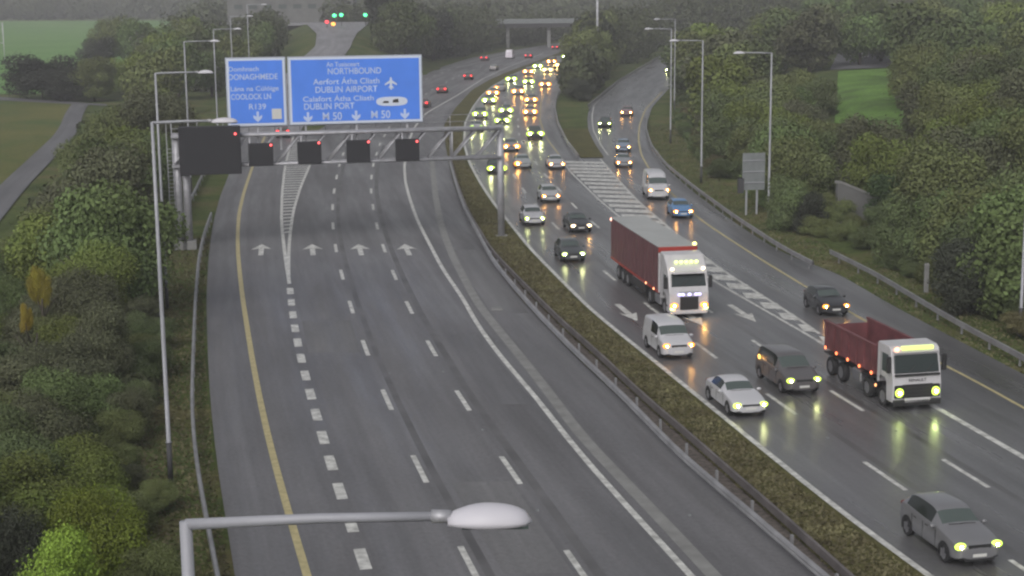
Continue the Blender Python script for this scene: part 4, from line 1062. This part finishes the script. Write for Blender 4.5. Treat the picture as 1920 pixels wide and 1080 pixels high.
MB().box((.0, 0, 1.78), (.14, 2.3, .1)).build('scuttle', MT['trim'], tip, bevel=.02)
for s in (-1, 1):
    MB().box((.02, s*.92, .98), (.12, .5, .62)).build('lamp_surround', MT['trim'], tip, bevel=.05)
    ellipsoid((.09, s*.93, .95), (.07, .22, .22)).build('headlight', MT['lightc'], tip, True, YG)
    ellipsoid((.16, s*.93, .95), (.03, .06, .06)).build('headlamp_bulb', MT['bulb'], tip, True, (.85, 1, .38))
text_o = text('RENAULT', .2, 0, 0, tip, MT['steel'], width=.9, z=0, name='badge_lettering')
text_o.matrix_local = Matrix(((0, 1, 0, .035), (1, 0, 0, 0), (0, 0, 1, 1.52), (0, 0, 0, 1)))
MB().box((-.36, .12, 3.02), (.2, 1.65, .2)).build('light_bar', MT['lightc'], tip, color=(.36, .42, .12), bevel=.05)
lamp_row(tip, [(-.28, -.95, 3.0)], (.1, .14, .11), 'lights', (1, .45, .25))
MB().box((-.28, 0, 2.86), (.3, 2.3, .06)).build('sun_visor', MT['cabw'], tip)
for s in (-1, 1): MB().box((-1.36, s*1.253, 1.95), (.025, .012, 1.5)).build('door_seam', MT['trim'], tip)
for y in (-.45, .45): MB().tube([(-.03, y, 1.88), (-.12, y+.4, 2.25)], .02, 5).build('wiper', MT['trim'], tip)
MB().box((.06, 0, 1.28), (.05, 2.2, .05)).build('front_seam', MT['trim'], tip)
B0, BL = -2.15, 6.2
zf, zr = 1.35, 2.75
bd = MB()
for s in (-1, 1): bd.box((B0-BL/2, s*1.18, (zf+zr)/2), (BL, .08, zr-zf))
bd.box((B0-.04, 0, (zf+zr)/2+.1), (.08, 2.3, zr-zf+.2)); bd.box((B0-BL+.04, 0, (zf+zr)/2-.1), (.08, 2.28, zr-zf-.2))
bd.build('tipper_body', MT['redp'], tip)
rb_ = MB()
for s in (-1, 1):
    rb_.box((B0-BL/2, s*1.2, zr+.03), (BL+.1, .16, .1))
    for k in range(7): rb_.box((B0-.3-k*.93, s*1.235, (zf+zr)/2), (.09, .05, zr-zf-.02))
rb_.build('body_rib', MT['redp'], tip)
MB().box((B0-BL/2, 0, zf+.04), (BL-.1, 2.26, .06)).build('body_floor', MT['load'], tip)
MB().box((-4.2, 0, .95), (8.2, 1.1, .55)).build('chassis', MT['steel'], tip)
for s in (-1, 1): MB().box((-4.2, s*1.05, .85), (1.0, .4, .6)).build('fuel_tank', MT['rim'], tip, bevel=.08)
for s in (-1, 1):
    for x in (-3.0, -6.25, -7.6): MB().box((x, s*1.08, 1.14), (1.2, .42, .05)).build('mudguard', MT['trim'], tip)
lorry_wheels(tip, [-1.2, -3.0, -6.2, -7.55], 1.05, .5)
lamp_row(tip, [(B0-.25-k*1.42, -1.27, 1.38) for k in range(5)], (.1, .04, .09), 'lights', (1, .22, .08), 'side_lamp')
lamp_row(tip, [(-2.0, -1.2, .85)], (.08, .05, .08), 'lights', (.7, .3, .12), 'side_lamp')

# ------------------------------------------------------------------ trees and bushes
def crown_mesh(name, rx, rz, lobes, leaves, size, seed, fill=.35, flat=0):
    r = np.random.default_rng(seed)
    cs = []; 
    for i in range(lobes):
        a = r.uniform(0, 2*math.pi); q = r.uniform(.25, .72); u = r.uniform(-.75, .8)
        k = math.sqrt(max(0, 1-u*u*.8))
        cs.append((math.cos(a)*q*rx*k, math.sin(a)*q*rx*k, u*rz*.72, r.uniform(.16, .42)*rx))
    cs.append((0, 0, 0, rx*.55)); cs = np.array(cs)
    w = cs[:, 3]**2; w /= w.sum(); pick = r.choice(len(cs), leaves, p=w)
    d = r.normal(size=(leaves, 3)); d /= np.linalg.norm(d, axis=1)[:, None]
    rad = np.where(r.random(leaves) < fill, r.random(leaves)**.5, r.normal(1.0, .13, leaves)+np.where(r.random(leaves) < .06, r.uniform(0, .35, leaves), 0))
    c = cs[pick]; p = c[:, :3]+d*(c[:, 3]*rad)[:, None]*[1, 1, .85]
    nrm = d+r.normal(scale=.55, size=(leaves, 3)); nrm[:, 2] += .25; nrm /= np.linalg.norm(nrm, axis=1)[:, None]
    t = np.cross(nrm, r.normal(size=(leaves, 3))); t /= np.linalg.norm(t, axis=1)[:, None]; b = np.cross(nrm, t)
    s = (size*r.uniform(.6, 1.35, leaves))[:, None]
    q = np.stack([p-t*s*.5, p-b*s*.32+nrm*s*.08, p+t*s*.5, p+b*s*.32+nrm*s*.08], 1).reshape(-1, 3)
    me = bpy.data.meshes.new(name); n = leaves
    me.vertices.add(4*n); me.vertices.foreach_set('co', q.ravel()); me.loops.add(4*n); me.loops.foreach_set('vertex_index', np.arange(4*n))
    me.polygons.add(n); me.polygons.foreach_set('loop_start', np.arange(0, 4*n, 4)); me.update(calc_edges=True); me.validate()
    me.materials.append(MT['leaf']); return me
def trunk_mesh(h, r, spread, seed):
    q = random.Random(seed); mb = MB(); top = (q.uniform(-.2, .2), q.uniform(-.2, .2), h)
    mb.tube([(0, 0, -.6), (0, 0, h*.3), (top[0]*.5, top[1]*.5, h*.65), top], [r*1.25, r, r*.75, r*.4], 9)
    for k in range(6):
        a = k*1.05+q.random(); z = h*(.45+.08*k)
        mb.tube([(top[0]*.4, top[1]*.4, z), (math.cos(a)*spread*.5, math.sin(a)*spread*.5, z+h*.18), (math.cos(a)*spread, math.sin(a)*spread, z+h*.32)], [r*.5, r*.3, r*.12], 6)
    me = mb.mesh('trunk', True); me.materials.append(MT['bark']); return me
# unit crowns: radius 1 across, 1 high; scaled per tree. (hi = close to the camera)
CR = {'hi': [], 'mid': [], 'far': []}
for k in range(4): CR['hi'].append(crown_mesh('crown', 1, 1, 26, 42000, .040, 100+k, .35))
for k in range(5): CR['mid'].append(crown_mesh('crown', 1, 1, 22, 20000, .058, 200+k, .35))
for k in range(4): CR['far'].append(crown_mesh('crown', 1, 1, 16, 8000, .09, 300+k, .35))
TR = [trunk_mesh(1, .035, .3, k) for k in range(3)]
ntree = [0, 0]
QUEUE = []; FARB = []
def flush_trees():
    t = [a for a in QUEUE if a['name'] == 'tree' and a['group']]; t.sort(key=lambda a: -a['r']/a['y'])
    rest = t[285:]; ids = set(map(id, rest))
    for a in QUEUE:
        if id(a) in ids: FARB.append(a); continue
        if a['group']:
            pc = PX((a['x'], a['y'], tz(a['x'], a['y'])+a['h']*.6)); a['label'] = tree_label(pc[0], pc[1], a['h'], a['col'], a['name'], a['label'])
        tree_now(**a)
def tree(x, y, h, r, col, label, group, q='mid', name='tree', low=.12, z=None, k=None, cat=None):
    QUEUE.append(dict(x=x, y=y, h=h, r=r, col=col, label=label, group=group, q=q, name=name, low=low, z=z, k=k, cat=cat))
def tree_now(x, y, h, r, col, label, group, q='mid', name='tree', low=.12, z=None, k=None, cat=None):
    zb = tz(x, y) if z is None else z
    root = empty(name, (x, y, zb), rng.uniform(0, 6.28), label=label, cat=cat or ('bush' if name == 'bush' else 'tree'), group=group)
    L_ = CR[q]; me = L_[(k if k is not None else int(rng.integers(len(L_)))) % len(L_)]
    c = bpy.data.objects.new('crown', me); COL.objects.link(c); c.parent = root
    ch = h*(1-low); c.location = (0, 0, h*low+ch/2); c.scale = (r/.92, r/.92*rng.uniform(.88, 1.12), ch/2/.86); c.color = (*(np.array(col)*rng.uniform(.85, 1.2)), 1)
    t = bpy.data.objects.new('trunk' if name != 'bush' else 'stem', TR[int(rng.integers(3))]); COL.objects.link(t); t.parent = root
    t.scale = (h*.75 if name != 'bush' else h*.5, h*.75 if name != 'bush' else h*.5, h*.72)
    ntree[name == 'bush'] += 1
    return root
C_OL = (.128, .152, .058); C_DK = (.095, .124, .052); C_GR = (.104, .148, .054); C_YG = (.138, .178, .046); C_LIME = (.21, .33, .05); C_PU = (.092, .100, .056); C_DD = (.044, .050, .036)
C_BR = (.125, .115, .055)
PAL = [C_OL, C_DK, C_GR, C_YG, C_DK, C_PU, C_OL]
CNAME = {C_OL: 'olive', C_DK: 'dark green', C_GR: 'fresh green', C_YG: 'yellowish green', C_PU: 'dull grey green', C_DD: 'very dark', C_BR: 'brownish'}
def mixc(r=None):
    return PAL[int(rng.integers(7))]
def near_limit(px):
    "highest photo row the left bank vegetation may reach, so park and path stay in view"
    return float(np.interp(px, [-60, 0, 40, 70, 100, 125, 140, 165, 200, 260], [470, 415, 385, 345, 312, 272, 235, 205, 150, 60]))
LAND = [(20, 1000, 'the bottom left corner'), (215, 1000, 'the lime bush corner'), (300, 900, 'the foot of the tallest left lamp post'), (60, 800, 'the left edge low down'), (200, 780, 'the middle of the left bank'), (300, 700, 'the middle of the tallest left lamp post'),
 (70, 560, 'the yellow autumn bush'), (30, 470, 'the near end of the park path'), (180, 430, 'the bend of the park path'), (280, 470, 'the gantry foot'), (150, 300, 'the far end of the park path'), (260, 300, 'the big message screen'), (240, 200, 'the message screen top'),
 (100, 90, 'the dark round bush'), (210, 60, 'the tall olive tree'), (330, 60, 'the heads of the left street lamps'), (440, 60, 'the top left corner of the blue signs'), (540, 50, 'the gap over the two blue signs'), (590, 60, 'the exit ramp edge'),
 (730, 60, 'the top right corner of the blue signs'), (800, 60, 'the far traffic lights pole'), (870, 60, 'the left end of the bridge'), (1060, 60, 'the right end of the bridge'), (1090, 130, 'the tip of the island'), (1130, 60, 'the tall plain mast'), (1200, 60, 'the slip road bend'),
 (1300, 60, 'the farthest right street lamps'), (1340, 180, 'the second right street lamp'), (1400, 80, 'the right street lamp head'), (1440, 230, 'the lamp post beside the grey sign'), (1520, 120, 'the left edge of the lawn'), (1520, 330, 'the grey sign back'), (1560, 30, 'the parked cars'),
 (1620, 290, 'the bottom of the lawn'), (1600, 370, 'the pale concrete wall'), (1690, 470, 'the short grey marker post'), (1720, 330, 'the rounded bright bush'), (1800, 300, 'the rightmost lamp post head'), (1800, 100, 'the upper right corner'), (1850, 480, 'the right edge barrier'), (1720, 180, 'the right edge of the lawn')]
USED = set()
def shorten(l):
    for a, b in (('mid sized', 'medium'), ('yellowish green', 'yellowish'), ('dull grey green', 'dull'), ('the foot of the tallest left lamp post', 'the tall left pole foot'), ('the middle of the tallest left lamp post', 'the tall left pole middle'), ('the top right corner of the blue signs', 'the blue signs right corner'), ('the top left corner of the blue signs', 'the blue signs left corner'), ('the heads of the left street lamps', 'the left lamp heads'), ('the lamp post beside the grey sign', 'the grey sign lamp post')):
        if len(l.split()) > 16: l = l.replace(a, b)
    return l
def tree_label(px, py, h, col, name, tail):
    px, py = min(max(px, 8), 1912), min(max(py, 8), 1072)
    d = sorted((math.hypot(px-a, py-b), a, b, t) for a, b, t in LAND); _, a, b, t = d[0]
    size = 'tall' if h > 8.5 else ('mid sized' if h > 5 else 'low')
    dx, dy = px-a, py-b
    w = 'left of' if dx < -25 and abs(dx) > abs(dy) else 'right of' if dx > 25 and abs(dx) >= abs(dy) else 'above' if dy < -22 else 'below' if dy > 22 else 'beside'
    lab = f'{size} {CNAME.get(col, "green")} {name} {w} {t}'
    if lab in USED:
        for _, a, b, t2 in d[1:6]:
            l2 = f'{lab}, towards {t2}'
            l2 = shorten(l2)
            if l2 not in USED and len(l2.split()) <= 16: lab = l2; break
    lab = shorten(lab)
    USED.add(lab)
    return lab
def scatter(xf, Ya, Yb, sp, hf, rf, label, group, q, name='tree', low=.12, colf=None, keep=None, jit=.4):
    Y = Ya
    while Y < Yb:
        a, b = xf(Y); n = max(1, int((b-a)/sp)) if b-a > 1.5 else 0
        for i in range(n):
            x = a+(i+.5+rng.uniform(-jit, jit))*(b-a)/n; y = Y+rng.uniform(-jit, jit)*sp
            h = hf(x, y); r = rf(h)
            zb = tz(x, y); px, pt = PX((x, y, zb+h)); pb = PX((x, y, zb))[1]
            rp = r*F_PX/y
            if px < -rp-30 or px > 1920+rp+30 or pt > 1100+rp*.4 or pb < -30: continue
            if keep:
                h2 = keep(px, y, h, r, zb)
                if h2 is None: continue
                h, r = h2
            tree(x, y, h, r, colf(x, y) if colf else mixc(), label, group, q, name, low)
        Y += sp*.9
    return
def keepL(px, y, h, r, zb):
    lim = near_limit(px-r*F_PX/y*.5)
    for _ in range(6):
        if PX((px, y, 0))[0] is None: return None
        X = (px-960)/F_PX*y
        if PX((X, y, zb+h))[1] < lim: h *= .82; r *= .9
        else: return h, r
    return (h, r) if h > 1.3 and PX((X, y, zb+h))[1] >= lim-8 else None
def keepN(px, y, h, r, zb):
    if 30 < px < 330 and y < 55: return None
    if px < 150 and 55 <= y < 84: h = min(h, 3.6)
    return keepL(px, y, h, r, zb)
def at(px, py, h, r, col, label, q='mid', name='tree', low=.05, k=None):
    p = Gt(px, py); return tree(p.x, p.y, h, r, col, label, None, q, name, low, p.z, k)
# left bank, between the verge and the park
scatter(lambda Y: (-.36*Y-4, -.218*Y-.6), 47, 96, 2.9, lambda x, y: rng.uniform(2.6, 6.3) if x < -.27*y else rng.uniform(1.2, 2.6), lambda h: .36*h+rng.uniform(.5, 1.1), 'leafy tree in the dense mass filling the lower left bank', 'trees massed on the lower left bank', 'hi', low=.02, keep=keepN)
scatter(lambda Y: (-.36*Y-6, min(outerL(Y)-5.5, -.2*Y)), 96, 215, 5.6, lambda x, y: rng.uniform(5, 9), lambda h: .42*h+rng.uniform(.4, 1), 'tree in the thick belt between the park path and the gantry', 'trees of the belt beside the park path', 'mid', low=.02, keep=keepL)
def keepL2(px, y, h, r, zb):
    if px < 255 and y < 990: return None
    return h, r
scatter(lambda Y: (-.30*Y, min(rampL(Y)-9.5, 0) if Y > 222 else outerL(Y)-8), 216, 470, 11.5, lambda x, y: rng.uniform(8, 13), lambda h: .40*h+.6, 'tree in the wooded strip left of the exit ramp, above the blue sign', 'trees left of the exit ramp', 'far', low=.05, keep=keepL2)
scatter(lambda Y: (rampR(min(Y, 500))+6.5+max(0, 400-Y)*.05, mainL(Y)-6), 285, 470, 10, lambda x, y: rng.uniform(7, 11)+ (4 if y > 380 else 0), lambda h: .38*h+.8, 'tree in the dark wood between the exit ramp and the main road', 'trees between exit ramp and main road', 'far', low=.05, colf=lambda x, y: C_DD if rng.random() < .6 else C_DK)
# trees on the island and inside the slip road bend
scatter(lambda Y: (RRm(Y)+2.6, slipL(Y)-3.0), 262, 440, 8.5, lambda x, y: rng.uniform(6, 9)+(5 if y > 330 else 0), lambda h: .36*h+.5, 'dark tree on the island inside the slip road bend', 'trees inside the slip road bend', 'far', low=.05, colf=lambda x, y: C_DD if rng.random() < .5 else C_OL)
scatter(lambda Y: (max(slipL(Y)-2, 40) if Y > 492 else slipR(Y)+6, slipR(Y)+36), 440, 540, 8, lambda x, y: rng.uniform(9, 13), lambda h: .42*h+.6, 'tree where the slip road disappears', 'trees where the slip road disappears', 'far', low=.02, colf=lambda x, y: C_DK if rng.random() < .5 else C_OL)
scatter(lambda Y: (RRm(Y)+5, slipL(Y)-4), 444, 500, 8, lambda x, y: rng.uniform(9, 12), lambda h: .42*h+.6, 'dark tree by the bridge', 'trees at the right end of the bridge', 'far', low=.02, colf=lambda x, y: C_DD if rng.random() < .5 else C_DK)
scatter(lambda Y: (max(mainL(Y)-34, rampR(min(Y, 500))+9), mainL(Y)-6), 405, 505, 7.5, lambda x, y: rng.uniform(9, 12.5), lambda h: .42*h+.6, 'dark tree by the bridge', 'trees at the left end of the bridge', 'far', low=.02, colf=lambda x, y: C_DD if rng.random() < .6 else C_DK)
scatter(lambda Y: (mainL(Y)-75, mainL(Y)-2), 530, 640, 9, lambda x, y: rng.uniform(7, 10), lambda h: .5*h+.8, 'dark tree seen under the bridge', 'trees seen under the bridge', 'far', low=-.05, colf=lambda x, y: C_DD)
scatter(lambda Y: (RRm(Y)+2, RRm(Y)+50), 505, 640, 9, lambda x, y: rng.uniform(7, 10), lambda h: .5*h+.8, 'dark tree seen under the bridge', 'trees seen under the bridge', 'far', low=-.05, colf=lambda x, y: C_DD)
# right bank
def keepR(px, y, h, r, zb):
    X = (px-960)/F_PX*y; top = PX((X, y, zb+h))[1]; bot = PX((X, y, zb))[1]; rp = r*F_PX/y
    if 1562-rp*.45 < px < 1690+rp*.4 and top < 215 and bot > 128: return None      # lawn
    if abs(px-1612) < 62+rp*.75 and top < 405 and 395 < bot < 560: return None       # wall
    if px-rp*.6 < 1430 and bot > 335: return None                     # open verge in front of sign
    return h, r
vR = Line([(1920, 640), (1860, 610), (1760, 565), (1690, 520), (1650, 470), (1500, 425), (1440, 392), (1390, 345), (1330, 300), (1285, 250), (1262, 200), (1268, 150), (1290, 115)])
scatter(lambda Y: (float(vR(Y))+.8, .36*Y+6), 78, 215, 5.6, lambda x, y: rng.uniform(4.5, 8), lambda h: .5*h+.7, 'tree on the right bank above the verge and its lamp posts', 'trees on the right bank', 'mid', low=-.1, keep=keepR)
def keepB(px, y, h, r, zb):
    if 1380 < px < 1437 or abs(px-1736) < 22: return None
    return h, r
scatter(lambda Y: (float(slipR(Y))+4.4 if Y > 125 else float(vR(Y))-.3, max(float(vR(Y))+1.5, float(slipR(Y))+6.5)), 80, 300, 3.3, lambda x, y: rng.uniform(.7, 2.2), lambda h: .75*h+.35, 'low scrub on the right verge', 'low scrub on the right verge', 'mid', 'bush', -.1, keep=keepB, colf=lambda x, y: [C_OL, C_DK, C_BR, C_GR][int(rng.integers(4))])
for bx, by, bh in ((1560, 418, 2.6), (1600, 428, 1.3), (1640, 424, 1.6), (1668, 430, 2.6)): at(bx, by, bh, bh*.75, C_OL if bx < 1610 else C_DK, f'low bush in front of the pale concrete wall, {dict([(1560, "leftmost"), (1600, "second from left"), (1640, "third from left"), (1668, "rightmost")])[bx]} of four', 'mid', 'bush', -.1)
scatter(lambda Y: (float(vR(Y))+2 if Y < 330 else slipR(330)+12+(Y-330)*.3, .36*Y+10), 218, 470, 13.5, lambda x, y: rng.uniform(8, 13), lambda h: .46*h+1.2, 'tree in the broad wood at the upper right beyond the slip road', 'trees of the upper right wood', 'far', low=.04, keep=keepR)
# individual trees the photo singles out
at(1474, 432, 4.6, 2.2, C_DK, 'dark tree just right of the lamp post by the grey sign back', 'mid', low=-.1, k=0)
at(1512, 436, 3.6, 1.7, C_DD, 'very dark tree standing left of the pale concrete wall', 'mid', low=-.1, k=3)
at(1480, 385, 6.0, 3.0, C_OL, 'olive tree behind the dark one beside the grey sign lamp post', 'mid', low=-.1, k=2)
at(1700, 500, 5.5, 2.8, C_DK, 'dark tree left of the short grey marker post', 'mid', low=-.1, k=1)
at(1800, 590, 4.6, 2.6, C_DD, 'very dark bushy tree close behind the barrier right of the marker post', 'mid', low=-.1, k=4)
def at(px, py, h, r, col, label, q='mid', name='tree', low=.05, k=None):
    p = Gt(px, py); return tree(p.x, p.y, h, r, col, label, None, q, name, low, p.z, k)
at(80, 186, 8.6, 7.6, C_DD, 'dark round bush standing alone on the near edge of the mown field', 'mid', 'bush', 0, 1)
at(122, 190, 6.2, 6.0, C_DD, 'lower dark bush joined to the right side of the round dark one', 'mid', 'bush', 0, 2)
at(214, 128, 13.5, 7.0, C_OL, 'tall olive tree standing before the mown field', 'mid', low=.1, k=3)
at(186, 138, 9, 5.0, C_DD, 'dark tree at the left foot of the tall olive tree', 'mid', k=1)
at(262, 128, 11, 6.0, C_DK, 'dark tree at the right of the tall olive tree', 'mid', k=2)
at(178, 190, 8, 5.5, C_OL, 'bushy olive tree behind the meadow path bend', 'mid', k=0)
at(232, 178, 7.5, 5.5, C_YG, 'yellowish tree below the tall olive tree', 'mid', k=1)
at(85, 705, 6.0, .72, (.32, .29, .045), 'small bright yellow autumn bush in the left bank', 'hi', 'bush', .62, 1)
at(62, 770, 5.4, .36, (.32, .26, .045), 'tiny orange yellow bush below the bright yellow one', 'hi', 'bush', .72, 2)
at(100, 1250, 4.6, 1.5, C_LIME, 'bright lime green bush at the bottom left corner', 'hi', 'bush', 0, 0)
at(20, 1180, 4.2, 1.5, C_DD, 'very dark bush at the extreme bottom left edge beside the lime one', 'hi', 'bush', 0, 1)
at(290, 1130, 2.2, 1.3, C_OL, 'low olive bush between the lime bush and the nearest lamp post', 'hi', 'bush', 0, 2)
at(205, 1120, 4.2, 1.9, (.14, .19, .03), 'yellow green leafy bush above the lime one, lower left', 'hi', 'bush', 0, 3)
at(160, 560, 5.0, 3.2, (.065, .125, .03), 'fresh green tree edge close beside the park path', 'hi', 'tree', 0, 2)
at(1690, 415, 4.2, 3.6, (.055, .10, .035), 'rounded bright green bush right of the pale concrete wall', 'mid', 'bush', 0, 2)
at(1075, 172, 6.4, 3.2, C_DD, 'dark tree at the near tip of the island', 'mid', low=.0, k=2)
at(1087, 190, 4.2, 2.6, C_DD, 'low dark bush in front of the island tip tree', 'mid', 'bush', 0, k=1)
# verge weeds and shrubs by the gantry foot
scatter(lambda Y: (outerL(Y)-8.0, outerL(Y)-3.6), 100, 128, 2.2, lambda x, y: rng.uniform(.8, 1.8), lambda h: .6*h+.2, 'low shrub on the verge around the gantry foot', 'verge shrubs at the gantry foot', 'mid', 'bush', 0)

flush_trees()
# far woods, one mass up to the skyline
def woods():
    r = np.random.default_rng(5); P = []; N = []; SZ = []
    for a in FARB:
        k = 1100; d = r.normal(size=(k, 3)); d /= np.linalg.norm(d, axis=1)[:, None]
        lob = 1+.18*np.sin(d[:, 0]*7+a['x'])*np.sin(d[:, 1]*6+a['y'])+.12*np.sin(d[:, 2]*9+a['x'])
        P.append(np.array([a['x'], a['y'], tz(a['x'], a['y'])+a['h']*.5])+d*[a['r'], a['r'], a['h']*.5]*(lob*r.uniform(.85, 1.06, k))[:, None]); N.append(d); SZ.append(np.full(k, .42))
    for i in range(1500):
        Y = 560+840*r.random()**1.25; x = r.uniform(-.36, .36)*Y
        z = tz(x, Y)
        px, py = PX((x, Y, z))
        if px < 345:
            Y = 1012+r.random()*330; x = r.uniform(-.36, -.20)*Y; z = tz(x, Y); px, py = PX((x, Y, z))
        if Y < 600 and -110 < x < 60: continue
        h = r.uniform(8, 14); k = 170; rr = h*.5
        d = r.normal(size=(k, 3)); d /= np.linalg.norm(d, axis=1)[:, None]
        P.append(np.array([x, Y, z+h*.5])+d*[rr, rr, h*.5]*r.uniform(.8, 1.05, (k, 1))); N.append(d); SZ.append(np.ones(k))
    p = np.concatenate(P); nrm = np.concatenate(N)+r.normal(scale=.5, size=(len(p), 3)); nrm /= np.linalg.norm(nrm, axis=1)[:, None]
    t = np.cross(nrm, r.normal(size=p.shape)); t /= np.linalg.norm(t, axis=1)[:, None]; b = np.cross(nrm, t); s = r.uniform(.9, 1.9, (len(p), 1))*np.concatenate(SZ)[:, None]
    q = np.stack([p-t*s*.6, p-b*s*.5, p+t*s*.6, p+b*s*.5], 1).reshape(-1, 3); n = len(p)
    me = bpy.data.meshes.new('woods'); me.vertices.add(4*n); me.vertices.foreach_set('co', q.ravel()); me.loops.add(4*n); me.loops.foreach_set('vertex_index', np.arange(4*n))
    me.polygons.add(n); me.polygons.foreach_set('loop_start', np.arange(0, 4*n, 4)); me.update(calc_edges=True)
    me.materials.append(MT['leaf']); o = bpy.data.objects.new('far_woods', me); COL.objects.link(o); o.color = (.07, .082, .042, 1)
    tag(o, 'distant woods along the top of the photo beyond the bridge and field', 'woods', kind='stuff')
woods()
hz = MB().box((0, 0, 0), (1500, 2400, 1)).mesh('haze')
hm = bpy.data.materials.new('added_haze'); hm.use_nodes = True; t = hm.node_tree; t.nodes.remove(t.nodes['Principled BSDF'])  # haze volume added to lift the dark tones
pv = t.nodes.new('ShaderNodeVolumePrincipled'); pv.inputs['Color'].default_value = (.9, .9, .95, 1); pv.inputs['Density'].default_value = .00055
t.links.new(pv.outputs[0], t.nodes['Material Output'].inputs['Volume'])
ho = link_mesh('haze', hz, hm); ho.scale = (1, 1, 62); ho.location = (0, 1150, 29); tag(ho, 'thin pale haze added to lift the dark tones of the whole scene', 'haze', kind='stuff')
print('trees', ntree, 'objects', len(bpy.data.objects))
